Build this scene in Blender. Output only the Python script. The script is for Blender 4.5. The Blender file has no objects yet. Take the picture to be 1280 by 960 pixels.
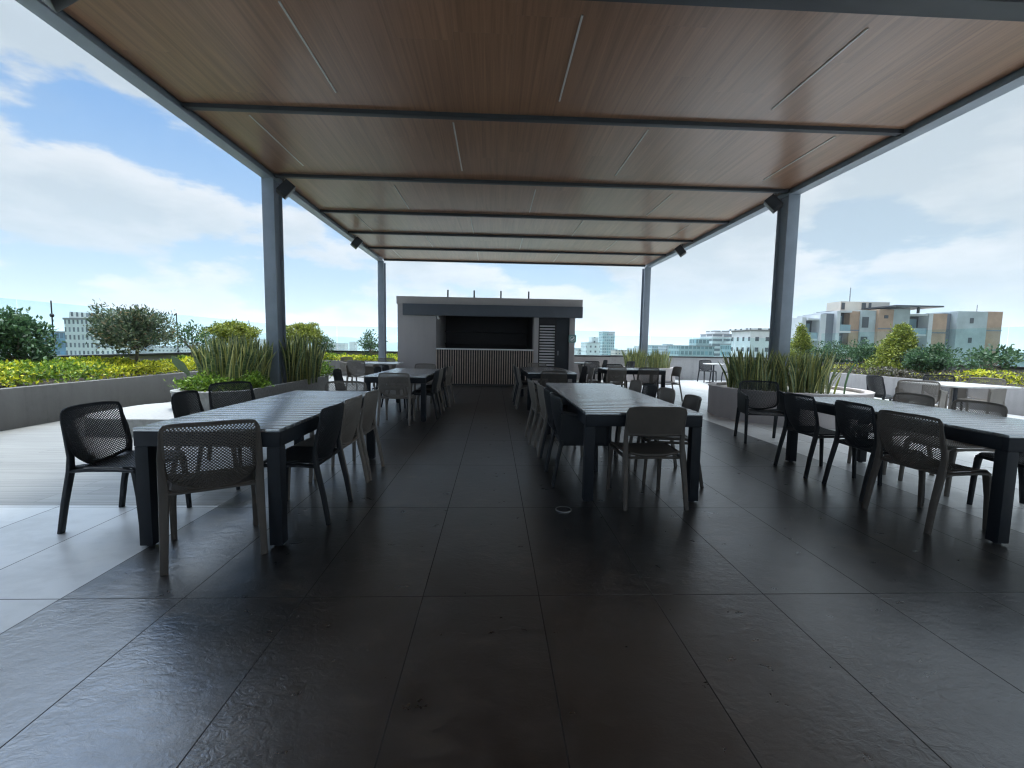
import bpy, bmesh, math, random
from math import radians as RAD, sin, cos, pi, sqrt
from mathutils import Vector, Matrix, noise as mnoise

random.seed(7)
SC = bpy.context.scene
COL = SC.collection

# ------------------------------------------------------------------ helpers
def tag(o, label=None, cat=None, group=None, kind=None):
    if label: o['label'] = label
    if cat: o['category'] = cat
    if group: o['group'] = group
    if kind: o['kind'] = kind
    return o

def thing(name, label, cat, loc=(0, 0, 0), rz=0.0, group=None):
    o = bpy.data.objects.new(name, None); COL.objects.link(o)
    o.empty_display_size = .1
    o.location = loc; o.rotation_euler = (0, 0, rz)
    return tag(o, label, cat, group)

class MB:
    """collects faces and builds one mesh object"""
    def __init__(s): s.v = []; s.f = []; s.m = []; s.sm = []
    def face(s, idx, mat=0, smooth=False): s.f.append(tuple(idx)); s.m.append(mat); s.sm.append(smooth)
    def vert(s, p): s.v.append(tuple(p)); return len(s.v) - 1
    def box(s, x0, x1, y0, y1, z0, z1, mat=0):
        b = len(s.v)
        s.v += [(x0, y0, z0), (x1, y0, z0), (x1, y1, z0), (x0, y1, z0), (x0, y0, z1), (x1, y0, z1), (x1, y1, z1), (x0, y1, z1)]
        for q in ((3, 2, 1, 0), (4, 5, 6, 7), (0, 1, 5, 4), (1, 2, 6, 5), (2, 3, 7, 6), (3, 0, 4, 7)):
            s.face([b + i for i in q], mat)
        return s
    def tube(s, pts, radii, n=10, up=(0, 1, 0), mat=0, cap=True, power=2.0):
        """swept section; radii: list of r or (ra, rb); power>2 squares the section"""
        rings = []
        P = [Vector(p) for p in pts]
        upv = Vector(up)
        for i, p in enumerate(P):
            t = (P[min(i + 1, len(P) - 1)] - P[max(i - 1, 0)]).normalized()
            a = upv.cross(t)
            if a.length < 1e-4: a = Vector((1, 0, 0)).cross(t)
            a.normalize(); b = t.cross(a).normalized()
            r = radii[i] if isinstance(radii, (list, tuple)) else radii
            ra, rb = r if isinstance(r, (list, tuple)) else (r, r)
            ring = []
            for k in range(n):
                an = 2 * pi * (k + .5) / n
                c, d = cos(an), sin(an)
                e = 2.0 / power
                cc = math.copysign(abs(c) ** e, c); dd = math.copysign(abs(d) ** e, d)
                ring.append(s.vert(p + a * ra * cc + b * rb * dd))
            rings.append(ring)
        for A, B in zip(rings[:-1], rings[1:]):
            for k in range(n):
                s.face((A[k], A[(k + 1) % n], B[(k + 1) % n], B[k]), mat, True)
        if cap:
            s.face(rings[0][::-1], mat); s.face(rings[-1], mat)
        return s
    def lathe(s, prof, c=(0, 0, 0), n=32, mat=0):
        rings = []
        for r, z in prof:
            rings.append([s.vert((c[0] + r * cos(2 * pi * k / n), c[1] + r * sin(2 * pi * k / n), c[2] + z)) for k in range(n)])
        for A, B in zip(rings[:-1], rings[1:]):
            for k in range(n): s.face((A[k], A[(k + 1) % n], B[(k + 1) % n], B[k]), mat, True)
        s.face(rings[0][::-1], mat); s.face(rings[-1], mat)
        return s
    def prism(s, poly, z0, z1, mat=0, top=True, bottom=True):
        n = len(poly); b = len(s.v)
        for z in (z0, z1):
            for x, y in poly: s.v.append((x, y, z))
        for k in range(n): s.face((b + k, b + (k + 1) % n, b + n + (k + 1) % n, b + n + k), mat)
        if bottom: s.face([b + k for k in range(n)][::-1], mat)
        if top: s.face([b + n + k for k in range(n)], mat)
        return s
    def ringwall(s, outer, inner, z0, z1, mat=0):
        n = len(outer); b = len(s.v)
        for poly, z in ((outer, z0), (outer, z1), (inner, z1), (inner, z0)):
            for x, y in poly: s.v.append((x, y, z))
        for r in range(4):
            for k in range(n):
                k2 = (k + 1) % n
                s.face((b + r * n + k, b + r * n + k2, b + ((r + 1) % 4) * n + k2, b + ((r + 1) % 4) * n + k), mat)
        return s
    def build(s, name, mats, parent=None, bevel=0.0, loc=None, sharp=35, segs=2):
        me = bpy.data.meshes.new(name)
        me.from_pydata(s.v, [], s.f)
        if not isinstance(mats, (list, tuple)): mats = [mats]
        for m in mats: me.materials.append(m)
        me.polygons.foreach_set('material_index', s.m)
        me.polygons.foreach_set('use_smooth', [True] * len(s.f) if bevel else s.sm)
        me.update()
        if bevel:
            bm = bmesh.new(); bm.from_mesh(me)
            bmesh.ops.bevel(bm, geom=bm.edges[:], offset=bevel, segments=segs, affect='EDGES', profile=.6, clamp_overlap=True)
            for f in bm.faces: f.smooth = True
            bm.to_mesh(me); bm.free()
        if any(s.sm) or bevel: me.set_sharp_from_angle(angle=RAD(sharp))
        o = bpy.data.objects.new(name, me); COL.objects.link(o)
        if parent: o.parent = parent
        if loc: o.location = loc
        return o

def copy_thing(src, loc, rz, label, group=None, cat=None, mats=None):
    r = src.copy(); COL.objects.link(r); r.location = loc; r.rotation_euler = (0, 0, rz)
    tag(r, label, cat, group)
    def kids(a, b):
        for ch in list(a.children):
            c = ch.copy(); COL.objects.link(c); c.parent = b
            if mats:
                for sl in c.material_slots:
                    sl.link = 'OBJECT'; sl.material = mats
            kids(ch, c)
    kids(src, r)
    return r

# ------------------------------------------------------------------ materials
def mat(name):
    m = bpy.data.materials.new(name); m.use_nodes = True
    nt = m.node_tree; nt.nodes.clear()
    out = nt.nodes.new('ShaderNodeOutputMaterial')
    b = nt.nodes.new('ShaderNodeBsdfPrincipled')
    nt.links.new(b.outputs[0], out.inputs[0])
    return m, nt, b, out
def N(nt, t, **kw):
    n = nt.nodes.new(t)
    for k, v in kw.items():
        if k in n.inputs.keys() if isinstance(k, str) else False: n.inputs[k].default_value = v
        else: setattr(n, k, v)
    return n
def L(nt, a, b): nt.links.new(a, b)
def ramp(nt, fac, stops):
    r = nt.nodes.new('ShaderNodeValToRGB')
    e = r.color_ramp.elements
    while len(e) < len(stops): e.new(.5)
    for i, (p, c) in enumerate(stops):
        e[i].position = p; e[i].color = (*c, 1) if len(c) == 3 else c
    if fac is not None: L(nt, fac, r.inputs[0])
    return r
def noise(nt, vec, scale, detail=4, rough=.55, dist=0.0):
    n = nt.nodes.new('ShaderNodeTexNoise')
    n.inputs['Scale'].default_value = scale; n.inputs['Detail'].default_value = detail
    n.inputs['Roughness'].default_value = rough; n.inputs['Distortion'].default_value = dist
    if vec is not None: L(nt, vec, n.inputs['Vector'])
    return n
def mapping(nt, vec, scale=(1, 1, 1), loc=(0, 0, 0)):
    m = nt.nodes.new('ShaderNodeMapping'); m.inputs['Scale'].default_value = scale; m.inputs['Location'].default_value = loc
    L(nt, vec, m.inputs['Vector']); return m.outputs[0]
def objco(nt): return nt.nodes.new('ShaderNodeTexCoord').outputs['Object']
def math_(nt, op, a, b=None, clamp=False):
    n = nt.nodes.new('ShaderNodeMath'); n.operation = op; n.use_clamp = clamp
    for i, x in enumerate((a, b)):
        if x is None: continue
        if isinstance(x, (int, float)): n.inputs[i].default_value = x
        else: L(nt, x, n.inputs[i])
    return n.outputs[0]
def mixc(nt, fac, a, b, mode='MIX'):
    n = nt.nodes.new('ShaderNodeMix'); n.data_type = 'RGBA'; n.blend_type = mode
    for sock, x in ((n.inputs[0], fac), (n.inputs[6], a), (n.inputs[7], b)):
        if isinstance(x, (int, float)): sock.default_value = x
        elif isinstance(x, tuple): sock.default_value = (*x, 1)
        else: L(nt, x, sock)
    return n.outputs[2]
def bump(nt, h, b, strength=.2, dist=.01):
    n = nt.nodes.new('ShaderNodeBump'); n.inputs['Strength'].default_value = strength; n.inputs['Distance'].default_value = dist
    L(nt, h, n.inputs['Height']); L(nt, n.outputs[0], b.inputs['Normal']); return n

def plain(name, col, rough=.5, metal=0.0, var=.12, nscale=6, bmp=0.0, bscale=60, spec=.5, ior=1.5):
    """colour with mottled wear, dust and an optional fine bump"""
    m, nt, b, out = mat(name)
    co = objco(nt)
    n = noise(nt, co, nscale, 6, .6)
    lo = tuple(c * (1 - var) for c in col); hi = tuple(min(1, c * (1 + var)) for c in col)
    r = ramp(nt, n.outputs['Fac'], [(.3, lo), (.7, hi)])
    L(nt, r.outputs[0], b.inputs['Base Color'])
    rr = nt.nodes.new('ShaderNodeMapRange'); L(nt, n.outputs['Fac'], rr.inputs[0])
    rr.inputs[3].default_value = max(.02, rough - .08); rr.inputs[4].default_value = min(1, rough + .1)
    L(nt, rr.outputs[0], b.inputs['Roughness'])
    b.inputs['Metallic'].default_value = metal
    b.inputs['Specular IOR Level'].default_value = spec; b.inputs['IOR'].default_value = ior
    if bmp:
        n2 = noise(nt, co, bscale, 4, .6); bump(nt, n2.outputs['Fac'], b, bmp, .004)
    return m

def streaky(name, col, amp=1.0, rough=.75, bmp=.25):
    """painted render with rain streaks, patches and a sandy relief"""
    m, nt, b, out = mat(name)
    co = objco(nt)
    n1 = noise(nt, co, 1.1, 6, .6); n2 = noise(nt, mapping(nt, co, (9, 9, .55)), 1.0, 6, .62); n3 = noise(nt, co, 14, 5, .65)
    f = math_(nt, 'ADD', math_(nt, 'MULTIPLY', n1.outputs['Fac'], .4), math_(nt, 'ADD', math_(nt, 'MULTIPLY', n2.outputs['Fac'], .4), math_(nt, 'MULTIPLY', n3.outputs['Fac'], .2)))
    r = ramp(nt, f, [(.36, tuple(c * (1 - .26*amp) for c in col)), (.46, tuple(c * (1 - .05*amp) for c in col)), (.6, tuple(min(1, c * (1 + .08*amp)) for c in col))])
    L(nt, r.outputs[0], b.inputs['Base Color']); b.inputs['Roughness'].default_value = rough; b.inputs['Specular IOR Level'].default_value = .3
    bump(nt, noise(nt, co, 130, 4, .6).outputs['Fac'], b, bmp, .004)
    return m

def tile_mat(name, base, tx, ty, ox, oy, joint, var, rough, jw=.004, slate=True, spec=.5, warm=None, ior=1.5):
    """large format tile: joints, a tone per tile, cloudy slate figure and relief"""
    m, nt, b, out = mat(name)
    co = objco(nt)
    sp = nt.nodes.new('ShaderNodeSeparateXYZ'); L(nt, co, sp.inputs[0])
    def cell(axis, o, p):
        a = math_(nt, 'DIVIDE', math_(nt, 'SUBTRACT', axis, o), p)
        fl = math_(nt, 'FLOOR', a); fr = math_(nt, 'SUBTRACT', a, fl)
        d = math_(nt, 'MINIMUM', fr, math_(nt, 'SUBTRACT', 1.0, fr))
        return fl, math_(nt, 'MULTIPLY', d, p)
    fx, dx = cell(sp.outputs[0], ox, tx); fy, dy = cell(sp.outputs[1], oy, ty)
    dmin = math_(nt, 'MINIMUM', dx, dy)
    jm = math_(nt, 'LESS_THAN', dmin, jw / 2 + .001)
    cb = nt.nodes.new('ShaderNodeCombineXYZ'); L(nt, fx, cb.inputs[0]); L(nt, fy, cb.inputs[1])
    wn = nt.nodes.new('ShaderNodeTexWhiteNoise'); L(nt, cb.outputs[0], wn.inputs['Vector'])
    # shift the figure per tile so that it does not run over the joints
    off = nt.nodes.new('ShaderNodeVectorMath'); off.operation = 'MULTIPLY_ADD'
    L(nt, wn.outputs['Color'], off.inputs[0]); off.inputs[1].default_value = (7, 7, 7); L(nt, co, off.inputs[2])
    c1 = noise(nt, off.outputs[0], 1.6, 8, .62, .6)
    c2 = noise(nt, mapping(nt, off.outputs[0], (1.0, 1.7, 1)), 7, 8, .62, .35)
    c3 = noise(nt, off.outputs[0], 120, 3, .6)
    f = math_(nt, 'ADD', math_(nt, 'MULTIPLY', c1.outputs['Fac'], .6), math_(nt, 'MULTIPLY', c2.outputs['Fac'], .4))
    lo = tuple(x * (1 - var) for x in base); hi = tuple(min(1, x * (1 + var)) for x in base)
    wa = warm or hi
    r = ramp(nt, f, [(.34, lo), (.47, base), (.56, hi), (.68, wa)])
    tone = nt.nodes.new('ShaderNodeMapRange'); L(nt, wn.outputs['Value'], tone.inputs[0]); tone.inputs[3].default_value = .82; tone.inputs[4].default_value = 1.18
    tc = nt.nodes.new('ShaderNodeVectorMath'); tc.operation = 'SCALE'; L(nt, r.outputs[0], tc.inputs[0]); L(nt, tone.outputs[0], tc.inputs['Scale'])
    col = mixc(nt, jm, tc.outputs[0], joint)
    L(nt, col, b.inputs['Base Color'])
    rr = nt.nodes.new('ShaderNodeMapRange'); L(nt, c2.outputs['Fac'], rr.inputs[0]); rr.inputs[1].default_value = .3; rr.inputs[2].default_value = .7
    rr.inputs[3].default_value = rough - .02; rr.inputs[4].default_value = rough + .045
    L(nt, math_(nt, 'ADD', rr.outputs[0], math_(nt, 'MULTIPLY', jm, .4)), b.inputs['Roughness'])
    L(nt, math_(nt, 'MULTIPLY', math_(nt, 'SUBTRACT', 1.0, math_(nt, 'MULTIPLY', jm, .7)), spec), b.inputs['Specular IOR Level']); b.inputs['IOR'].default_value = ior
    c4 = noise(nt, mapping(nt, off.outputs[0], (1.0, 1.5, 1)), 17, 4, .6, .9)
    pm = ramp(nt, noise(nt, off.outputs[0], 1.3, 3, .5).outputs['Fac'], [(.40, (.15, .15, .15)), (.62, (1, 1, 1))])
    c4f = math_(nt, 'MULTIPLY', c4.outputs['Fac'], pm.outputs[0])
    h = math_(nt, 'ADD', math_(nt, 'MULTIPLY', c2.outputs['Fac'], .5 if slate else .2), math_(nt, 'MULTIPLY', c4f, .75 if slate else .3))
    h = math_(nt, 'ADD', h, math_(nt, 'MULTIPLY', c3.outputs['Fac'], .05))
    h = math_(nt, 'SUBTRACT', h, math_(nt, 'MULTIPLY', jm, .8))
    bump(nt, h, b, .55 if slate else .18, .007)
    return m

def plank_mat(name, base, lng, wid, rough, along='x', joint=(.02, .02, .02), grain=(.6, 26), tv=.2, ior=1.5):
    m, nt, b, out = mat(name)
    co = objco(nt)
    sp = nt.nodes.new('ShaderNodeSeparateXYZ'); L(nt, co, sp.inputs[0])
    A, B = (sp.outputs[0], sp.outputs[1]) if along == 'x' else (sp.outputs[1], sp.outputs[0])
    rb = math_(nt, 'DIVIDE', B, wid); fb = math_(nt, 'FLOOR', rb)
    wn0 = nt.nodes.new('ShaderNodeTexWhiteNoise'); wn0.noise_dimensions = '1D'; L(nt, fb, wn0.inputs['W'])
    ra = math_(nt, 'ADD', math_(nt, 'DIVIDE', A, lng), wn0.outputs['Value']); fa = math_(nt, 'FLOOR', ra)
    frb = math_(nt, 'SUBTRACT', rb, fb); fra = math_(nt, 'SUBTRACT', ra, fa)
    db = math_(nt, 'MULTIPLY', math_(nt, 'MINIMUM', frb, math_(nt, 'SUBTRACT', 1.0, frb)), wid)
    da = math_(nt, 'MULTIPLY', math_(nt, 'MINIMUM', fra, math_(nt, 'SUBTRACT', 1.0, fra)), lng)
    jm = math_(nt, 'LESS_THAN', math_(nt, 'MINIMUM', da, db), .0022)
    cb = nt.nodes.new('ShaderNodeCombineXYZ'); L(nt, fa, cb.inputs[0]); L(nt, fb, cb.inputs[1])
    wn = nt.nodes.new('ShaderNodeTexWhiteNoise'); L(nt, cb.outputs[0], wn.inputs['Vector'])
    off = nt.nodes.new('ShaderNodeVectorMath'); off.operation = 'MULTIPLY_ADD'
    L(nt, wn.outputs['Color'], off.inputs[0]); off.inputs[1].default_value = (9, 9, 9); L(nt, co, off.inputs[2])
    sc = (grain[0], grain[1], 1) if along == 'x' else (grain[1], grain[0], 1)
    g = noise(nt, mapping(nt, off.outputs[0], sc), 1.5, 8, .65, .8)
    r = ramp(nt, g.outputs['Fac'], [(.28, tuple(x * .62 for x in base)), (.5, base), (.72, tuple(min(1, x * 1.35) for x in base))])
    tone = nt.nodes.new('ShaderNodeMapRange'); L(nt, wn.outputs['Value'], tone.inputs[0]); tone.inputs[3].default_value = 1 - tv; tone.inputs[4].default_value = 1 + tv
    tc = nt.nodes.new('ShaderNodeVectorMath'); tc.operation = 'SCALE'; L(nt, r.outputs[0], tc.inputs[0]); L(nt, tone.outputs[0], tc.inputs['Scale'])
    L(nt, mixc(nt, jm, tc.outputs[0], joint), b.inputs['Base Color'])
    b.inputs['Roughness'].default_value = rough; b.inputs['IOR'].default_value = ior
    bump(nt, math_(nt, 'SUBTRACT', math_(nt, 'MULTIPLY', g.outputs['Fac'], .3), jm), b, .25, .004)
    return m

def leaf_mat(name, stops, rough=.45, trans=.25):
    m, nt, b, out = mat(name)
    g = nt.nodes.new('ShaderNodeNewGeometry')
    r = ramp(nt, g.outputs['Random Per Island'], stops)
    L(nt, r.outputs[0], b.inputs['Base Color'])
    b.inputs['Roughness'].default_value = rough
    b.inputs['Specular IOR Level'].default_value = .35
    t = nt.nodes.new('ShaderNodeBsdfTranslucent'); L(nt, r.outputs[0], t.inputs[0])
    mx = nt.nodes.new('ShaderNodeMixShader'); mx.inputs[0].default_value = trans
    L(nt, b.outputs[0], mx.inputs[1]); L(nt, t.outputs[0], mx.inputs[2]); L(nt, mx.outputs[0], out.inputs[0])
    return m

def glass_mat(name, tint):
    m, nt, b, out = mat(name)
    nt.nodes.remove(b)
    tr = nt.nodes.new('ShaderNodeBsdfTransparent'); tr.inputs[0].default_value = (*tint, 1)
    gl = nt.nodes.new('ShaderNodeBsdfGlossy'); gl.inputs['Roughness'].default_value = .02
    fr = nt.nodes.new('ShaderNodeFresnel'); fr.inputs[0].default_value = 1.45
    mx = nt.nodes.new('ShaderNodeMixShader')
    geo = nt.nodes.new('ShaderNodeNewGeometry')
    L(nt, math_(nt, 'MULTIPLY', math_(nt, 'MULTIPLY', fr.outputs[0], .8), math_(nt, 'SUBTRACT', 1.0, geo.outputs['Backfacing'])), mx.inputs[0]); L(nt, tr.outputs[0], mx.inputs[1]); L(nt, gl.outputs[0], mx.inputs[2])
    L(nt, mx.outputs[0], out.inputs[0])
    return m

def facade_mat(name, wall, win, px, pz, fx, fz, ox=0.0, oz=0.0, rough=.6):
    """far facade: rows of windows on every wall, from object coordinates"""
    m, nt, b, out = mat(name)
    co = objco(nt); geo = nt.nodes.new('ShaderNodeNewGeometry')
    tcn = nt.nodes.new('ShaderNodeTexCoord')
    sp = nt.nodes.new('ShaderNodeSeparateXYZ'); L(nt, co, sp.inputs[0])
    ns = nt.nodes.new('ShaderNodeSeparateXYZ'); L(nt, tcn.outputs['Normal'], ns.inputs[0])
    side = math_(nt, 'GREATER_THAN', math_(nt, 'ABSOLUTE', ns.outputs[0]), .5)
    mu = nt.nodes.new('ShaderNodeMix'); L(nt, side, mu.inputs[0]); L(nt, sp.outputs[0], mu.inputs[2]); L(nt, sp.outputs[1], mu.inputs[3])
    def cell(a, o, p, fill):
        q = math_(nt, 'DIVIDE', math_(nt, 'ADD', a, o), p); fl = math_(nt, 'FLOOR', q)
        d = math_(nt, 'ABSOLUTE', math_(nt, 'SUBTRACT', math_(nt, 'SUBTRACT', q, fl), .5))
        return fl, math_(nt, 'LESS_THAN', d, fill / 2)
    fu, mu1 = cell(mu.outputs[0], ox, px, fx); fv, mv1 = cell(sp.outputs[2], oz, pz, fz)
    wm = math_(nt, 'MULTIPLY', mu1, mv1)
    up = math_(nt, 'LESS_THAN', math_(nt, 'ABSOLUTE', ns.outputs[2]), .5)
    wm = math_(nt, 'MULTIPLY', wm, up)
    cb = nt.nodes.new('ShaderNodeCombineXYZ'); L(nt, fu, cb.inputs[0]); L(nt, fv, cb.inputs[1])
    wn = nt.nodes.new('ShaderNodeTexWhiteNoise'); L(nt, cb.outputs[0], wn.inputs['Vector'])
    wr = ramp(nt, wn.outputs['Value'], [(0, tuple(c * .55 for c in win)), (.7, win), (1, tuple(min(1, c * 2.2) for c in win))])
    nn = noise(nt, co, .35, 5, .6)
    wl = ramp(nt, nn.outputs['Fac'], [(.3, tuple(c * .88 for c in wall)), (.7, tuple(min(1, c * 1.08) for c in wall))])
    L(nt, mixc(nt, wm, wl.outputs[0], wr.outputs[0]), b.inputs['Base Color'])
    L(nt, math_(nt, 'SUBTRACT', rough, math_(nt, 'MULTIPLY', wm, .4)), b.inputs['Roughness'])
    return m

M = {}
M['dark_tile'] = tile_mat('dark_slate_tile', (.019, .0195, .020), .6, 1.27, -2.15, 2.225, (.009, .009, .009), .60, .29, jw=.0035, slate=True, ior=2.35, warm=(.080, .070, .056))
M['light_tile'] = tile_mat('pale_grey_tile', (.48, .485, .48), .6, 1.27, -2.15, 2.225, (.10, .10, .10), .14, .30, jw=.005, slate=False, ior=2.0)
M['plank'] = plank_mat('grey_wood_plank', (.21, .21, .20), 1.2, .2, .42, 'x', (.06, .06, .055), tv=.09)
M['ceil'] = plank_mat('brown_wood_soffit', (.225, .122, .072), 3.0, .62, .30, 'y', (.20, .115, .075), (.25, 11), .06, 1.62)
M['steel'] = plain('grey_blue_steel', (.21, .245, .29), .42, 0, .1, 3, .04, 90)
M['steel_dark'] = plain('charcoal_steel', (.030, .034, .041), .5, 0, .12, 3, .03, 90, spec=.3)
M['strip'] = plain('white_diffuser', (.46, .45, .43), .4, 0, .03, 4)
M['black'] = plain('black_plastic', (.016, .016, .018), .4, 0, .15, 10)
M['char'] = plain('charcoal_resin', (.018, .0205, .0245), .5, 0, .16, 7, .06, 240, spec=.25)
M['taupe'] = plain('taupe_resin', (.175, .157, .138), .5, 0, .12, 7, .06, 240, spec=.3)
M['brown'] = plain('dark_brown_resin', (.072, .063, .055), .5, 0, .14, 7, .06, 240, spec=.25)
M['tabletop'] = plain('charcoal_table_slat', (.42, .44, .455), .23, .75, .2, 5, .006, 60, ior=2.3)
M['tableframe'] = plain('charcoal_table_frame', (.013, .016, .021), .5, 0, .15, 5, .04, 120, spec=.2)
M['tablewhite'] = plain('white_table_top', (.55, .54, .52), .25, 0, .05, 4)
M['stucco'] = streaky('grey_stucco', (.215, .205, .200))
M['stucco_warm'] = streaky('taupe_stucco', (.42, .385, .38), .3)
M['stucco_dark'] = streaky('dark_grey_stucco', (.135, .132, .128))
M['stucco_pale'] = streaky('pale_grey_stucco', (.42, .41, .415))
M['stone'] = plain('white_terrazzo', (.30, .297, .28), .6, 0, .2, 22, .1, 90)
M['gravel'] = plain('pale_gravel', (.45, .43, .40), .85, 0, .35, 55, .8, 70)
M['soil'] = plain('dark_soil', (.05, .038, .028), .95, 0, .4, 14, .8, 40)
M['fascia'] = plain('slate_blue_fascia', (.070, .080, .098), .5, 0, .1, 3, .05, 90)
M['slat'] = plain('taupe_wood_slat', (.50, .41, .35), .55, 0, .2, 9, .1, 60)
M['bardark'] = plain('black_bar_interior', (.02, .017, .02), .6, 0, .2, 3)
M['white'] = plain('white_paint', (.78, .78, .78), .45, 0, .05, 6)
M['louver_gap'] = plain('louver_gap_daylight', (.72, .70, .72), .45, 0, .06, 6)  # pale colour stands in for daylight showing through the louvre gaps
M['signg'] = plain('green_grey_sign', (.16, .30, .27), .3, 0, .06, 6)
M['glass'] = glass_mat('green_tinted_glass', (.89, .962, .958))
M['chrome'] = plain('brushed_steel', (.45, .46, .47), .3, .9, .08, 30)
M['bark'] = plain('grey_bark', (.17, .14, .11), .85, 0, .3, 18, .6, 40)
M['leaf_dark'] = leaf_mat('dark_green_leaf', [(0, (.025, .06, .028)), (.5, (.055, .12, .052)), (1, (.13, .22, .10))])
M['leaf_olive'] = leaf_mat('olive_leaf', [(0, (.03, .055, .03)), (.45, (.075, .115, .062)), (.85, (.15, .19, .10)), (1, (.26, .19, .10))])
M['leaf_lime'] = leaf_mat('lime_leaf', [(0, (.07, .10, .018)), (.5, (.21, .26, .04)), (1, (.44, .45, .09))])
M['leaf_gold'] = leaf_mat('golden_leaf', [(0, (.10, .14, .012)), (.3, (.30, .36, .02)), (.65, (.58, .58, .03)), (1, (.80, .74, .06))])
M['leaf_bright'] = leaf_mat('bright_green_leaf', [(0, (.06, .11, .015)), (.5, (.15, .27, .03)), (1, (.32, .45, .06))])
M['leaf_dull'] = leaf_mat('dull_groundcover_leaf', [(0, (.06, .055, .04)), (.5, (.11, .105, .07)), (1, (.2, .18, .14))])

def snake_mats():
    m, nt, b, out = mat('snake_leaf_centre')
    co = objco(nt)
    g = nt.nodes.new('ShaderNodeNewGeometry')
    off = nt.nodes.new('ShaderNodeVectorMath'); off.operation = 'ADD'; L(nt, mapping(nt, co, (3, 3, 26)), off.inputs[0])
    sc = nt.nodes.new('ShaderNodeCombineXYZ'); L(nt, math_(nt, 'MULTIPLY', g.outputs['Random Per Island'], 50), sc.inputs[2]); L(nt, sc.outputs[0], off.inputs[1])
    n = noise(nt, off.outputs[0], 1.0, 3, .6, .4)
    r = ramp(nt, n.outputs['Fac'], [(.33, (.045, .085, .036)), (.52, (.11, .165, .072)), (.68, (.27, .31, .165))])
    L(nt, r.outputs[0], b.inputs['Base Color']); b.inputs['Roughness'].default_value = .4
    m2 = leaf_mat('snake_leaf_margin', [(0, (.18, .20, .065)), (.5, (.38, .38, .14)), (1, (.55, .53, .22))], .4, .15)
    return [m, m2]
M_SNAKE = snake_mats()

# ------------------------------------------------------------------ ground sheets
def sheet(name, x0, x1, y0, y1, m, z=0.0):
    o = MB(); o.v = [(x0, y0, z), (x1, y0, z), (x1, y1, z), (x0, y1, z)]; o.face((0, 1, 2, 3))
    return tag(o.build(name, m), kind='structure')
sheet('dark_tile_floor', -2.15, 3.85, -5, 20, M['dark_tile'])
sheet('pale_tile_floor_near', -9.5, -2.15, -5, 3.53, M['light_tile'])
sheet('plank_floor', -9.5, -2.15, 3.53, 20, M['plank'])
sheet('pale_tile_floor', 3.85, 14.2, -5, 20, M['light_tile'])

# floor drain
t = thing('floor_drain', 'round floor drain with a pale metal ring in the dark tiles', 'drain', (.57, 3.45, 0))
o = MB(); n = 40
o.ringwall([(.066 * cos(2*pi*k/n), .066 * sin(2*pi*k/n)) for k in range(n)], [(.056 * cos(2*pi*k/n), .056 * sin(2*pi*k/n)) for k in range(n)], .001, .006)
o.build('ring', M['chrome'], t)
o = MB(); o.lathe([(.055, .0015), (.055, .004)], n=32); o.build('grate', M['black'], t)

# ------------------------------------------------------------------ canopy
XL, XR, ZC = -4.32, 5.90, 4.40
can = thing('canopy', 'large flat terrace canopy on dark steel columns with a brown wood ceiling', 'canopy', (0.79, 8, 0))
def cb(o): return o
def at(mb): # shift to canopy origin
    mb.v = [(x - .79, y - 8, z) for x, y, z in mb.v]; return mb
beams = [-6.6, -4.4, -2.2, -0.3, 2.0, 4.02, 6.38, 8.82, 11.05, 13.05, 15.06, 17.12]
for a, b_ in zip(beams[:-1], beams[1:]):
    o = MB(); o.box(XL + .19, XR - .19, a + .045, b_ - .045, ZC, ZC + .12)
    ob = at(o).build('ceiling_panel', M['ceil'], can)
for y in beams:
    o = MB()
    if abs(y - 4.02) < .01: o.box(XL + .2, XR - .2, y - .16, y + .05, 4.24, ZC + .14)
    else: o.box(XL + .2, XR - .2, y - .045, y + .045, 4.345, ZC + .14)
    at(o).build('cross_beam', M['steel_dark'], can, bevel=.004)
for x0, x1 in ((XL, XL + .2), (XR - .2, XR)):
    o = MB()
    o.box(x0, x1, -6.7, 17.2, 4.30, 4.325); o.box(x0, x1, -6.7, 17.2, 4.68, 4.70)
    xm = (x0 + x1) / 2; o.box(xm - .05, xm + .05, -6.7, 17.2, 4.325, 4.68)
    at(o).build('edge_beam', M['steel'], can, bevel=.003)
o = MB(); o.box(XL + .05, XR - .05, -6.68, 17.15, 4.705, 4.76); at(o).build('roof_deck', M['steel_dark'], can)
def ibeam_col(x0, x1, y0, y1):
    o = MB(); f = .03
    o.box(x0, x1, y0, y0 + f, 0, 4.299); o.box(x0, x1, y1 - f, y1, 0, 4.299)
    xm = (x0 + x1) / 2
    o.box(xm - .055, xm + .055, y0 + f, y1 - f, 0, 4.297)
    o.box(x0 - .04, x1 + .04, y0 - .04, y1 + .04, 0, .02)
    return o
for (xa, xb) in ((XL, XL + .22), (XR - .24, XR - .01)):
    for y in (8.72, 17.0):
        at(ibeam_col(xa, xb, y, y + .34)).build('column', M['steel'], can, bevel=.003)
bays = [(4.46, 5.95, 0), (6.60, 8.35, 1), (9.2, 10.75, 0), (11.33, 12.9, 1), (13.3, 14.85, 0), (15.3, 16.9, 1), (2.2, 3.7, 1)]
for y0, y1, k in bays:
    for x in ((-2.0, .79, 3.56) if k == 0 else (-3.40, -.61, 2.16, 4.91)):
        o = MB(); o.box(x - .011, x + .011, y0, y1, ZC - .012, ZC - .002)
        at(o).build('light_strip', M['strip'], can, bevel=.003)

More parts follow.
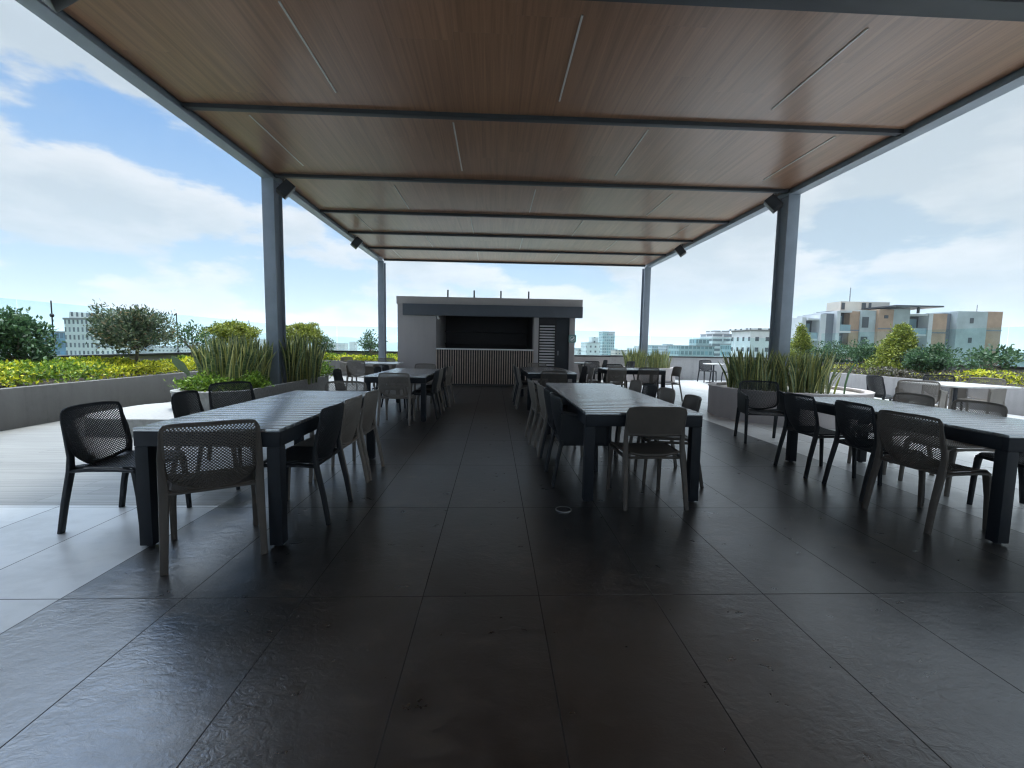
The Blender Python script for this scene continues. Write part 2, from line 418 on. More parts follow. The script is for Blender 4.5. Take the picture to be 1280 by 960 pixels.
# loudspeakers under the canopy edge
def speaker(x, y, side, label, z=4.30):
    t = thing('loudspeaker', label, 'loudspeaker', (x, y, z), group='loudspeakers under the canopy')
    o = MB(); o.box(-.012, .012, -.012, .012, -.07, 0.0); o.box(-.05, .05, -.04, .04, -.012, -.002); o.build('bracket', M['black'], t, bevel=.002)
    o = MB(); o.box(-.10, .10, -.08, .08, -.14, .14)
    c = o.build('cabinet', M['black'], t, bevel=.012)
    c.location = (side * .04, 0, -.2); c.rotation_euler = (RAD(-12), RAD(38 * side), RAD(20 * side))
    o = MB(); o.box(-.085, .085, -.088, -.078, -.125, .125)
    g = o.build('grille', M['steel_dark'], t, bevel=.004); g.location = c.location; g.rotation_euler = c.rotation_euler
speaker(-3.92, 8.72, 1, 'black loudspeaker beside the top of the near left canopy column')
speaker(5.40, 8.72, -1, 'black loudspeaker beside the top of the near right canopy column')
speaker(-3.95, 13.1, 1, 'small black loudspeaker on the left canopy edge midway between the two left columns')
speaker(5.42, 13.1, -1, 'small black loudspeaker on the right canopy edge midway between the two right columns')
speaker(-3.72, 4.14, 1, 'black loudspeaker at the upper left corner of the photo, cut by the frame', 4.40)

# ------------------------------------------------------------------ bar kiosk
KY = 14.15
kio = thing('bar_kiosk', 'low grey bar building with a dark serving hatch, slatted counter and flat roof', 'bar', (0, KY, 0))
def kb(*boxes):
    o = MB()
    for b in boxes: o.box(*b)
    return o
kb((-3.0, -1.81, 0, 3.0, 0, 2.517)).build('left_wall', M['stucco_warm'], kio, bevel=.004)
kb((-3.13, -3.002, .9, 3.1, 0, 2.60)).build('rear_wall', M['stucco_warm'], kio, bevel=.004)
kb((-1.808, 2.378, 2.8, 2.998, 0, 2.515)).build('back_wall', M['bardark'], kio)
kb((-1.806, 1.242, 2.2, 2.79, 0, .9), (-1.806, 1.242, 2.45, 2.79, 1.3, 1.33), (-1.806, 1.242, 2.45, 2.79, 1.75, 1.78)).build('back_shelf', M['bardark'], kio, bevel=.003)
kb((1.25, 1.40, -.002, .6, 0, 2.515)).build('pillar', M['stucco_warm'], kio, bevel=.004)
kb((1.25, 1.40, .603, 2.797, 0, 2.515)).build('inner_wall', M['bardark'], kio)
kb((2.38, 2.55, -.002, 3.0, 0, 2.517)).build('right_wall', M['stucco_warm'], kio, bevel=.004)
kb((-3.02, 2.76, -.06, 3.05, 2.52, 2.75)).build('roof_slab', M['stucco_warm'], kio, bevel=.006)
kb((-2.8, 2.74, -.22, -.062, 2.17, 2.515)).build('fascia', M['fascia'], kio, bevel=.006)
kb((-1.805, 1.247, -.06, .55, 1.13, 1.17)).build('countertop', M['white'], kio, bevel=.006)
o = MB(); o.box(-1.805, 1.247, .02, .06, .06, 1.128)
o.build('counter_backing', M['bardark'], kio)
o = MB(); ns = 42
for k in range(ns):
    x = -1.79 + k * (3.02 / (ns - 1)); o.box(x - .0115, x + .0115, -.02, .018, .06, 1.127)
o.build('slat_panel', M['slat'], kio)
kb((-1.805, 1.247, 0, .06, 0, .058)).build('plinth', M['black'], kio)
# louvre bay and door
fr = kb((1.402, 1.44, .06, .12, 0, 2.19), (1.93, 1.97, .06, .12, 0, 2.19), (1.44, 1.93, .06, .12, 1.98, 2.19), (1.44, 1.93, .06, .12, 0, .62)).build('louvre_frame', M['bardark'], kio)
o = MB()
for k in range(15):
    z = .66 + k * .088
    b = len(o.v)
    o.v += [(1.442, .07, z), (1.928, .07, z), (1.928, .115, z + .035), (1.442, .115, z + .035), (1.442, .07, z + .012), (1.928, .07, z + .012), (1.928, .115, z + .047), (1.442, .115, z + .047)]
    for q in ((3, 2, 1, 0), (4, 5, 6, 7), (0, 1, 5, 4), (1, 2, 6, 5), (2, 3, 7, 6), (3, 0, 4, 7)): o.face([b + i for i in q])
o.build('louvre_daylight_slats', M['louver_gap'], fr)  # bright bars painted as the sky light seen between louvre blades
kb((1.442, 1.928, .3, .33, .6, 2.1)).build('louvre_backing', M['bardark'], kio)
d = kb((1.972, 2.378, .07, .115, 0.01, 2.18)).build('door', M['steel_dark'], kio, bevel=.004)
o = MB(); o.tube([(2.03, .02, 1.0), (2.03, .02, 1.14)], .009, 8); o.tube([(2.03, .07, 1.01), (2.03, .02, 1.01)], .006, 6); o.tube([(2.03, .07, 1.13), (2.03, .02, 1.13)], .006, 6)
o.build('handle', M['chrome'], d)
for x in (-1.55, -.68, .21, 1.14):
    o = MB(); o.tube([(x, 1.0, 2.7295), (x, 1.0, 3.09)], .026, 12); o.lathe([(.05, 0), (.05, .012)], (x, 1.0, 2.731), 16)
    o.build('roof_pipe', M['steel_dark'], kio)
# security camera and sign
t = thing('security_camera', 'small white security camera at the top left corner of the bar hatch', 'camera', (-1.75, KY - .04, 2.12))
o = MB(); o.lathe([(.035, .0), (.04, .02), (.04, .05)], (0, 0, .02), 16); o.build('base', M['white'], t)
o = MB(); o.tube([(0, .03, -.015), (.02, -.05, -.03), (.035, -.11, -.04)], [.03, .032, .03], 12); o.build('housing', M['white'], t)
t = thing('wall_sign', 'small rounded green sign with white ring and mark by the dark door', 'sign', (2.47, KY - .03, 1.53))
def rrect(w, h, r, n=6):
    P = []
    for cx, cy, a0 in ((w-r, h-r, 0), (-w+r, h-r, 90), (-w+r, -h+r, 180), (w-r, -h+r, 270)):
        for k in range(n + 1):
            a = RAD(a0 + 90 * k / n); P.append((cx + r * cos(a), cy + r * sin(a)))
    return P
def upright(mb):  # XY-plan prism to XZ facade
    mb.v = [(x, -z, y) for x, y, z in mb.v]; mb.f = [f[::-1] for f in mb.f]; return mb
o = MB(); o.prism(rrect(.12, .125, .04), 0, .012); upright(o).build('plate', M['signg'], t)
o = MB(); n = 28
o.ringwall([(.085 * cos(2*pi*k/n), .085 * sin(2*pi*k/n)) for k in range(n)], [(.072 * cos(2*pi*k/n), .072 * sin(2*pi*k/n)) for k in range(n)], .0125, .015)
o.prism([(-.04, -.05), (-.012, -.058), (.045, .0), (.05, .045), (.03, .05), (-.005, .0), (-.02, .012), (-.045, -.012)], .0125, .015)
upright(o).build('symbol', M['white'], t)

# ------------------------------------------------------------------ parapets, planters, glass
def parapet(name, label, x0, x1, y0, y1, z=.90, m='stucco'):
    t = thing(name, label, 'wall', ((x0 + x1) / 2, (y0 + y1) / 2, 0))
    a, b = (x1 - x0) / 2, (y1 - y0) / 2
    o = MB(); o.box(-a, a, -b, b, -3, z); o.build('wall', M[m], t)
    o = MB(); o.box(-a - .03, a + .03, -b - .03, b + .03, z, z + .055); o.build('coping', M['black'], t, bevel=.006)
    return t
parapet('parapet_wall', 'low grey parapet wall behind the left planting bed with black rail', -8.75, -8.5, -4, 19.55)
parapet('parapet_wall', 'low grey parapet wall behind the far left planting bed, seen left of the bar', -8.5, -3.2, 19.3, 19.55)
parapet('parapet_wall', 'darker grey parapet wall with black rail right of the bar, under the glass end', -3.2, 4.52, 16.95 + .45, 17.65, m='stucco_warm')
parapet('parapet_wall', 'long far grey parapet wall with black rail behind the far right planter', 4.52, 13.4, 18.0, 18.25, m='stucco_pale')
parapet('parapet_wall', 'low grey parapet wall behind the right planting bed with black rail', 13.4, 13.65, -4, 18.25)

def glass_run(label, axis, c, a, b, z0, z1, step):
    """a row of glass panes with thin clamps: axis 'y' = runs along y at x=c"""
    t = thing('glass_balustrade', label, 'glass balustrade', (c, (a + b) / 2, z0) if axis == 'y' else ((a + b) / 2, c, z0))
    n = max(1, round((b - a) / step)); s = (b - a) / n; m0 = (a + b) / 2
    for k in range(n):
        p0, p1 = a + k * s + .012 - m0, a + (k + 1) * s - .012 - m0
        o = MB()
        if axis == 'y': o.box(-.008, .008, p0, p1, .002, z1 - z0)
        else: o.box(p0, p1, -.008, .008, .002, z1 - z0)
        o.build('glass_panel', M['glass'], t)
    return t
glass_run('tall green tinted glass panels on the left parapet behind the shrubs', 'y', -8.62, -3.9, 19.2, .957, 1.98, 1.75)
glass_run('green tinted glass panels on the far left parapet beside the bar', 'x', 19.42, -8.4, -3.2, .957, 1.98, 1.75)
glass_run('bright green tinted glass panel ending beside the bar corner', 'x', 17.52, 1.0, 4.50, .957, 1.90, 1.75)
glass_run('long row of clear glass panels on the far right parapet', 'x', 18.12, 4.6, 13.4, .957, 1.75, 1.75)
glass_run('pale glass panels on the right parapet behind the shrubs', 'y', 13.52, -3.9, 18.1, .957, 1.98, 1.75)
# thin masts clamped to the left glass
for y, lab in ((9.15, 'thin mast on the left parapet in front of the white gridded tower'), (12.6, 'thin mast on the left parapet above the small sparse tree'), (16.2, 'thin mast on the left parapet beside the near left column')):
    t = thing('mast', lab, 'mast', (-8.60, y, .957), group='thin masts on the left parapet')
    o = MB(); o.tube([(0, 0, 0), (0, 0, 1.06)], .012, 8); o.lathe([(.03, 0), (.03, .03)], (0, 0, .001), 10); o.build('pole', M['steel_dark'], t)
    o = MB(); o.lathe([(.02, 0), (.035, .02), (.035, .05), (.02, .07)], (0, 0, .74), 12); o.build('clamp', M['steel_dark'], t)

def bed(name, label, x0, x1, y0, y1, z=.58, front='x1'):
    t = thing(name, label, 'planter', ((x0 + x1) / 2, (y0 + y1) / 2, 0))
    cx, cy = (x0 + x1) / 2, (y0 + y1) / 2
    o = MB()
    if front == 'x1': o.box(x1 - .15 - cx, x1 - cx, y0 - cy, y1 - cy, 0, z)
    if front == 'x0': o.box(x0 - cx, x0 + .15 - cx, y0 - cy, y1 - cy, 0, z)
    if front == 'y0': o.box(x0 - cx, x1 - cx, y0 - cy, y0 + .15 - cy, 0, z)
    o.build('front_wall', M['stucco_dark' if front == 'x1' else 'stucco'], t, bevel=.006)
    o = MB()
    e = .152
    if front == 'x1': o.box(x0 - cx, x1 - e - cx, y0 - cy, y1 - cy, 0.0, z - .1)
    if front == 'x0': o.box(x0 + e - cx, x1 - cx, y0 - cy, y1 - cy, 0.0, z - .1)
    if front == 'y0': o.box(x0 - cx, x1 - cx, y0 + e - cy, y1 - cy, 0.0, z - .1)
    o.build('soil', M['soil'], t)
bed('raised_planter', 'long low grey raised planter along the left side full of golden shrubs', -8.498, -6.8, -4, 17.8)
bed('raised_planter', 'short far grey raised planter with golden shrubs left of the bar', -8.498, -3.3, 17.82, 19.298, front='y0')
bed('raised_planter', 'long low grey raised planter along the right side with golden shrubs', 11.0, 13.398, -4, 17.98, front='x0')

def round_planter(label, poly, z, wall, rim, fill):
    cx = sum(p[0] for p in poly) / len(poly); cy = sum(p[1] for p in poly) / len(poly)
    P = [(x - cx, y - cy) for x, y in poly]
    def inset(d): return [(x * (1 - d / sqrt(x*x+y*y)), y * (1 - d / sqrt(x*x+y*y))) for x, y in P]
    t = thing('planter', label, 'planter', (cx, cy, 0))
    o = MB(); o.ringwall(P, inset(.12), 0, z - .03); o.build('wall', wall, t, sharp=30)
    for f in t.children[0].data.polygons: f.use_smooth = True
    t.children[0].data.set_sharp_from_angle(angle=RAD(40))
    o = MB(); o.ringwall([(x * 1.008, y * 1.008) for x, y in P], inset(.13), z - .028, z); o.build('rim', rim, t)
    o = MB(); o.prism(inset(.135), 0.01, z - .06); o.build('soil', fill, t)
    return t
def rpoly(x0, x1, y0, y1, r, n=8):
    cx, cy = (x0 + x1) / 2, (y0 + y1) / 2
    return [(cx + a, cy + b) for a, b in rrect((x1 - x0) / 2, (y1 - y0) / 2, r, n)]
round_planter('long rounded grey planter round the near left column with snake plants', rpoly(-5.05, -3.88, 6.85, 11.1, .5), .52, M['stone'], M['stone'], M['gravel'])
o = MB(); o.prism(rpoly(-5.75, -3.80, 6.1, 7.9, .6), 0, .235)
tag(o.build('stone_step', M['stone'], bevel=.0), 'low white stone step at the rounded end of the near left planter', 'step')
cp = [(5.66 + 1.36 * cos(2*pi*(k+.5)/24), 8.45 + 1.36 * sin(2*pi*(k+.5)/24)) for k in range(24)]
round_planter('round taupe planter round the near right column with tall snake plants', cp, .57, M['stucco_warm'], M['stucco_warm'], M['gravel'])
cp = [(5.9 + .95 * cos(2*pi*k/24), 16.75 + .85 * sin(2*pi*k/24)) for k in range(24)]
round_planter('far round grey planter round the far right column with snake plants', cp, .55, M['stucco_warm'], M['stucco_warm'], M['gravel'])

# ------------------------------------------------------------------ plants
def rnd_dir(rng):
    z = rng.uniform(-1, 1); a = rng.uniform(0, 2*pi); s = sqrt(1 - z*z); return Vector((s*cos(a), s*sin(a), z))
def add_leaf(o, p, d, size, asp, rng, up=.35):
    d = (d + Vector((0, 0, up))).normalized()
    sd = d.cross(rnd_dir(rng))
    if sd.length < 1e-3: sd = d.cross(Vector((0, 0, 1)))
    sd.normalize(); nn = sd.cross(d)
    l = size * rng.uniform(.65, 1.25); w = l * asp
    b = len(o.v)
    o.v += [tuple(p), tuple(p + d*l*.5 + sd*w*.5 + nn*w*.18), tuple(p + d*l), tuple(p + d*l*.5 - sd*w*.5 + nn*w*.18)]
    o.face((b, b+1, b+2)); o.face((b, b+2, b+3))
def shrub(name, label, cat, x, y, z0, zc, rx, rz, leaves, size, asp, m, style='ball', clusters=60, spread=.16, seed=1, trunkr=.03, group=None, nlimb=9):
    rng = random.Random(seed)
    t = thing(name, label, cat, (x, y, z0), group=group)
    c0 = Vector((0, 0, zc - z0))
    cl = []
    lobes = [(rnd_dir(rng), rng.uniform(.10, .34)) for _ in range(9)]
    while len(cl) < clusters:
        d = rnd_dir(rng)
        if style == 'cone':
            h = rng.random() ** 1.35; a = rng.uniform(0, 2*pi); r = rx * (1 - h) ** .8 * (.35 + .65 * rng.random() ** .5) * (1 + .14*sin(3*a + 2*h*5))
            r = max(r, .05); p = Vector((r*cos(a), r*sin(a), c0.z - rz + 2*rz*h))
        else:
            k = (.62 + .42 * rng.random()) if style == 'ball' else rng.random() ** (.34 if style == 'fullball' else .5)
            bumpk = 1.0
            for ld, la in lobes: bumpk += la * max(0, d.dot(ld)) ** 6
            bumpk -= .12
            p = c0 + Vector((d.x*rx, d.y*rx, d.z*rz)) * k * bumpk
            if style == 'umbrella':
                rr = sqrt(p.x*p.x + p.y*p.y) / rx
                p.z = c0.z + rz * (.55 - .55 * rr*rr) + rng.uniform(-.32, .3) * rz + (d.z * .25 * rz)
                if p.z < c0.z - .4 * rz and rng.random() < .7: continue
        cl.append(p)
    o = MB()
    H = c0.z
    # trunk and limbs
    base = Vector((0, 0, -.06)); fork = Vector((rng.uniform(-.05, .05), rng.uniform(-.05, .05), max(.12, H - rz * .95)))
    o.tube([base, base.lerp(fork, .5) + Vector((rng.uniform(-.02, .02), rng.uniform(-.02, .02), 0)), fork], [trunkr * 1.3, trunkr, trunkr * .85], 8)
    for k in range(nlimb):
        tgt = cl[int(rng.random() * len(cl))]
        mid = fork.lerp(tgt, .5) + rnd_dir(rng) * .07 * rx + Vector((0, 0, .04))
        o.tube([fork, mid, tgt], [trunkr * .6, trunkr * .4, trunkr * .14], 6)
    o.build('trunk', M['bark'], t)
    o = MB()
    per = leaves // len(cl)
    for p in cl:
        out = (p - c0); out = out.normalized() if out.length > .01 else Vector((0, 0, 1))
        for _ in range(per):
            q = p + Vector((rng.gauss(0, spread*rx), rng.gauss(0, spread*rx), rng.gauss(0, spread*rz)))
            add_leaf(o, q, (out * .6 + rnd_dir(rng)).normalized(), size, asp, rng)
    o.build('crown', m, t)
    return t
ZS = .48
shrub('leafy_tree', 'broad dark green tree cut by the left edge of the photo, behind golden shrubs', 'tree', -8.02, 7.85, ZS, 1.3, 0.46, 0.42, 4600, .085, .5, M['leaf_dark'], 'fill', 95, .15, 3, .03)
shrub('umbrella_tree', 'wide umbrella shaped olive tree in front of the white tower on the left', 'tree', -7.5, 9.73, ZS, 1.5, 0.72, 0.44, 7000, .085, .36, M['leaf_olive'], 'fill', 120, .13, 5, .035, None, 14)
shrub('sparse_tree', 'small sparse tree with open branches between the umbrella tree and the ball shrub', 'tree', -7.75, 11.76, ZS, 1.36, 0.52, 0.34, 800, .085, .45, M['leaf_dark'], 'fill', 46, .12, 8, .02, None, 16)
shrub('ball_shrub', 'clipped yellow green ball shrub left of the near left column', 'shrub', -7.8, 13.85, ZS, 1.5, 0.64, 0.36, 9000, .075, .5, M['leaf_lime'], 'fullball', 190, .10, 11, .04)
shrub('ball_shrub', 'clipped yellow green ball shrub right of the near left column', 'shrub', -7.55, 18.18, ZS, 1.64, 0.7, 0.38, 9000, .075, .5, M['leaf_lime'], 'fullball', 190, .10, 12, .04)
shrub('dark_shrub', 'small dark green shrub beside the right ball shrub in the far left bed', 'shrub', -6.95, 18.63, ZS, 1.2, 0.4, 0.36, 1300, .08, .5, M['leaf_dark'], 'fill', 50, .16, 13, .02)
shrub('sparse_tree', 'small leafy tree behind the far left canopy column', 'tree', -5.1, 18.81, ZS, 1.32, 0.55, 0.44, 1200, .085, .5, M['leaf_dark'], 'fill', 55, .14, 14, .02, None, 14)
shrub('cone_shrub', 'yellow green conical shrub just right of the near right column', 'shrub', 12.35, 17.66, ZS, 1.38, 0.66, 0.8, 9000, .08, .5, M['leaf_lime'], 'cone', 190, .09, 21, .04)
shrub('dark_shrub', 'dark green bush between the two conical shrubs, left one of the pair', 'shrub', 12.2, 15.78, ZS, 1.2, 0.55, 0.38, 2600, .075, .5, M['leaf_dark'], 'fill', 75, .15, 22, .025)
shrub('dark_shrub', 'dark green bush touching the left side of the big conical shrub', 'shrub', 12.35, 14.49, ZS, 1.2, 0.5, 0.38, 2600, .075, .5, M['leaf_dark'], 'fill', 70, .15, 23, .025)
shrub('cone_shrub', 'big yellow green conical shrub in the middle of the right planting bed', 'shrub', 12.35, 13.18, ZS, 1.32, 0.8, 0.68, 13000, .08, .5, M['leaf_lime'], 'cone', 230, .085, 24, .045)
shrub('dark_shrub', 'dark green bush at the right foot of the big conical shrub', 'shrub', 12, 12.2, ZS, 1.06, 0.36, 0.28, 1800, .075, .5, M['leaf_dark'], 'fill', 65, .15, 25, .025)
shrub('dark_shrub', 'wide dark green bush right of the big conical shrub, before the teal facade', 'shrub', 12.3, 11.99, ZS, 1.1, 0.48, 0.32, 2300, .075, .5, M['leaf_dark'], 'fill', 65, .15, 26, .025)
shrub('sparse_tree', 'sparse open green shrub near the right edge of the photo above golden plants', 'shrub', 12.3, 10.63, ZS, 1.14, 0.6, 0.36, 900, .105, .45, M['leaf_dark'], 'fill', 46, .13, 27, .018, None, 18)

def cover(name, label, x0, x1, y0, y1, z, hfun, n, size, m, seed, mixm=None):
    """dense low planting: leaves standing on a lumpy top"""
    rng = random.Random(seed); o = MB()
    for _ in range(n):
        x = rng.uniform(x0, x1); y = rng.uniform(y0, y1)
        h, k = hfun(x, y)
        if h <= .02: continue
        q = Vector((x, y, z + h * (1 - .75 * rng.random() ** 2.2)))
        o_b = len(o.f)
        add_leaf(o, q, rnd_dir(rng), size, .5, rng, .7)
        if mixm:
            mi = 1 if rng.random() < k else 0
            for i in range(o_b, len(o.f)): o.m[i] = mi
    return tag(o.build(name, [m] + ([mixm] if mixm else [])), label, 'ground cover', kind='stuff')
def hleft(x, y):
    f = mnoise.noise((x*1.1, y*.75, 1.3)); g = mnoise.noise((x*3.3, y*3.0, 4.1)); q = mnoise.noise((x*.5, y*.55, 9.0))
    return .32 + .20*f + .09*g, min(1, max(0, .25 - 1.7*q))
cover('golden_shrubs', 'golden and green leafy ground cover filling the left raised planter', -8.35, -6.9, 4.6, 17.6, .47, hleft, 21000, .075, M['leaf_gold'], 31, M['leaf_bright'])
def hfar(x, y):
    f = mnoise.noise((x*1.3, y*.9, 2.3)); g = mnoise.noise((x*3.3, y*3.0, 5.1)); q = mnoise.noise((x*.8, y*.5, 3.0))
    return .27 + .16*f + .08*g, min(1, max(0, .3 - 1.8*q))
cover('golden_shrubs', 'golden and green leafy ground cover in the far left planter beside the bar', -8.3, -3.3, 17.95, 19.1, .47, hfar, 5000, .085, M['leaf_gold'], 32, M['leaf_bright'])
def hright(x, y):
    f = mnoise.noise((x*1.0, y*.8, 7.3)); g = mnoise.noise((x*3.3, y*3.0, 6.1))
    gold = max(0, 1 - abs(y - 10.0) / 1.5) + max(0, 1 - abs(y - 15.3) / 1.0) * .8 + (.6 if y < 8.5 else 0)
    h =   .22 + .17*f + .08*g + .08*min(1, gold)
    return h, min(1, max(0, .95 - gold + .3*f))
cover('golden_shrubs', 'patchy golden and dull green ground cover in the right raised planter', 11.2, 13.1, 6.0, 17.9, .47, hright, 14000, .075, M['leaf_gold'], 33, M['leaf_dull'])

def snake_plant(label, x, y, z, rx, ry, n, h0, h1, seed, w0=.019, w1=.031, group='snake plants in the column planters'):
    rng = random.Random(seed)
    t = thing('snake_plant', label, 'plant', (x, y, z), group=group)
    o = MB()
    for _ in range(n):
        a = rng.uniform(0, 2*pi); r = sqrt(rng.random())
        px, py = rx*r*cos(a), ry*r*sin(a)
        h = (h0 + (h1 + .06 - h0) * rng.betavariate(2.2, 1.6)) * (1 - .14*r) * (1 if rng.random() > .15 else .7); w = rng.uniform(w0, w1)
        th = rng.uniform(0, 2*pi); tw = rng.uniform(-.9, .9)
        lx = px*.28/max(rx, .1) * rng.uniform(0, 1) * .9 + rng.gauss(0, .065); ly = py*.28/max(ry, .1) * rng.uniform(0, 1) * .9 + rng.gauss(0, .065)
        S = 7; prev = None
        for i in range(S + 1):
            s = i / S
            ww = w * (.55 + 1.2*s - 1.05*s*s) if s < .75 else w * 1.0 * max(.02, (1 - s) / .25) ** .75 * .86
            c = Vector((px + lx*s*s, py + ly*s*s, -.05 + (h + .05)*s))
            an = th + tw*s; d = Vector((cos(an), sin(an), 0)); nn = Vector((-sin(an), cos(an), 0))
            cur = [o.vert(c - d*ww + nn*ww*.45), o.vert(c - d*ww*.66 + nn*ww*.12), o.vert(c + d*ww*.66 + nn*ww*.12), o.vert(c + d*ww + nn*ww*.45)]
            if prev:
                for k in range(3): o.face((prev[k], prev[k+1], cur[k+1], cur[k]), 0 if k == 1 else 1, True)
            prev = cur
    o.build('leaves', M_SNAKE, t)
snake_plant('dense clump of tall snake plants in front of and left of the near left column', -4.62, 8.25, .47, .42, .75, 150, .70, .98, 41, .034, .052)
snake_plant('dense clump of tall dark snake plants right of the near left column', -4.12, 9.65, .47, .30, .75, 135, .70, 1.04, 42, .034, .052)
snake_plant('clump of snake plants left of the near right column foot', 5.10, 8.55, .52, .42, .55, 150, .55, .86, 43)
snake_plant('clump of yellow edged snake plants right of the near right column foot', 5.82, 8.15, .52, .48, .38, 150, .52, .84, 44)
snake_plant('far clump of snake plants at the left foot of the far right column', 5.35, 16.75, .5, .38, .5, 110, .5, .85, 45)
snake_plant('far clump of snake plants at the right foot of the far right column', 6.25, 16.75, .5, .40, .5, 110, .5, .78, 46)
# low bright shrubs at the foot of the left clump
def low_shrub(label, x, y, r, h, seed):
    return shrub('low_shrub', label, 'shrub', x, y, .47, .47 + h * .45, r, h * .6, 1500, .065, .5, M['leaf_bright'], 'fill', 45, .2, seed, .012)
low_shrub('bright green low shrub at the rounded front end of the left planter', -4.58, 7.35, .34, .24, 51)
low_shrub('bright green low shrub at the right foot of the left snake plants', -4.15, 7.75, .22, .22, 52)
low_shrub('bright green low shrub right of the left snake plants, at the planter far end', -4.12, 10.65, .36, .38, 53)
def blade(label, x, y, z, pts, w, m, seed, name='broad_leaf_plant'):
    t = thing(name, label, 'plant', (x, y, z))
    o = MB(); prev = None; n = len(pts)
    P = [Vector(p) for p in pts]
    for i, p in enumerate(P):
        tn = (P[min(i+1, n-1)] - P[max(i-1, 0)]).normalized()
        sd = tn.cross(Vector((.3, -1, .2))).normalized(); nn = sd.cross(tn)
        s = i / (n - 1); ww = w[i]
        cur = [o.vert(p - sd*ww + nn*ww*.3), o.vert(p), o.vert(p + sd*ww + nn*ww*.3)]
        if prev:
            for k in range(2): o.face((prev[k], prev[k+1], cur[k+1], cur[k]), 0, True)
        prev = cur
    o.build('leaf', m, t)
    return t
blade('single pale broad leaf standing left of the left snake plants', -5.0, 7.6, .46, [(0, 0, 0), (-.02, 0, .18), (-.05, 0, .30), (-.14, 0, .40), (-.24, 0, .50), (-.30, 0, .58)], [.008, .01, .03, .065, .05, .004], M['leaf_olive'], 1)
blade('single dark strap leaf arching up right of the right snake plants', 6.28, 7.75, .50, [(0, 0, 0), (.01, 0, .2), (.05, 0, .38), (.12, 0, .52), (.22, 0, .64)], [.022, .026, .024, .02, .003], M['leaf_dark'], 2, 'strap_leaf_plant')
blade('short pale strap leaf leaning right beside the arching dark leaf', 6.05, 7.7, .50, [(0, 0, 0), (.03, 0, .14), (.07, 0, .27), (.12, 0, .38)], [.02, .026, .02, .003], M['leaf_lime'], 3, 'strap_leaf_plant')

# ------------------------------------------------------------------ furniture
def perf_panel(o, F, nu, nv, th, rim=2, holes=True, fill=.87):
    """panel mapped by F(u,v), u in -1..1, v in 0..1, with a lattice of real holes"""
    e = 1e-3
    cache = {}
    def P(a, b, side):
        u = -1 + 2*a/nu; v = b/nv
        p = Vector(F(u, v))
        du = Vector(F(u + e, v)) - Vector(F(u - e, v)); dv = Vector(F(u, v + e)) - Vector(F(u, v - e))
        n = du.cross(dv).normalized()
        return p + n * (th/2 * side)
    def V(i, j, side):
        k = (i, j, side)
        if k not in cache: cache[k] = o.vert(P(i, j, side))
        return cache[k]
    for i in range(nu):
        for j in range(nv):
            hole = holes and (i + j) % 2 == 0 and rim <= i < nu - rim and rim <= j < nv - rim
            c1 = [V(i, j, 1), V(i+1, j, 1), V(i+1, j+1, 1), V(i, j+1, 1)]
            c2 = [V(i, j, -1), V(i+1, j, -1), V(i+1, j+1, -1), V(i, j+1, -1)]
            if not hole:
                o.face(c1, 0, True); o.face(c2[::-1], 0, True)
            else:
                m = (1 - fill) / 2
                q = [(i+m, j+m), (i+1-m, j+m), (i+1-m, j+1-m), (i+m, j+1-m)]
                h1 = [o.vert(P(a, b, 1)) for a, b in q]; h2 = [o.vert(P(a, b, -1)) for a, b in q]
                for k in range(4):
                    k2 = (k + 1) % 4
                    o.face((c1[k], c1[k2], h1[k2], h1[k]), 0, True); o.face((c2[k2], c2[k], h2[k], h2[k2]), 0, True)
                    o.face((h1[k], h1[k2], h2[k2], h2[k]))
    for i in range(nu):
        o.face((V(i, 0, 1), V(i, 0, -1), V(i+1, 0, -1), V(i+1, 0, 1))); o.face((V(i+1, nv, 1), V(i+1, nv, -1), V(i, nv, -1), V(i, nv, 1)))
    for j in range(nv):
        o.face((V(0, j+1, 1), V(0, j+1, -1), V(0, j, -1), V(0, j, 1))); o.face((V(nu, j, 1), V(nu, j, -1), V(nu, j+1, -1), V(nu, j+1, 1)))
    # rounded rim bead
    edge = [P(i, 0, 0) for i in range(0, nu + 1, 2)] + [P(nu, j, 0) for j in range(2, nv + 1, 2)] + [P(i, nv, 0) for i in range(nu - 2, -1, -2)] + [P(0, j, 0) for j in range(nv - 2, 0, -2)]
    edge.append(edge[0])
    o.tube(edge, max(.0065, th * .85), 6, (.12, .3, .94), cap=False)

def F_seat(u, v):
    w = .222 + .012*v
    if v < .12: w *= 1 - .12 * ((.12 - v)/.12)**2
    if v > .88: w *= 1 - .10 * ((v - .88)/.12)**2
    y = -.205 + .43*v
    z = .445 - .018*(1 - u*u)*(1 - v*.6) + .006*v - (.03*((v - .85)/.15)**2 if v > .85 else 0)
    return (w*u, y, z)
def F_back(u, v):
    w = .236 + .006*v
    if v < .3: w *= 1 - .20*((.3 - v)/.3)**2
    if v > .86: w *= 1 - .10*((v - .86)/.14)**2
    z = .425 + .41*v + (1 - v)**2*.055*u*u - .012*v*u**4
    y = -.205 - .085*v - .012*sin(pi*v) + .045*u*u
    return (w*u, y, z)
def F_trill(u, v):
    w = .236 + .004*v
    if v > .8: w *= 1 - .06*((v - .8)/.2)**2
    z = .60 + .225*v - .012*v*u**4
    y = -.245 - .05*v + .05*u*u
    return (w*u, y, z)

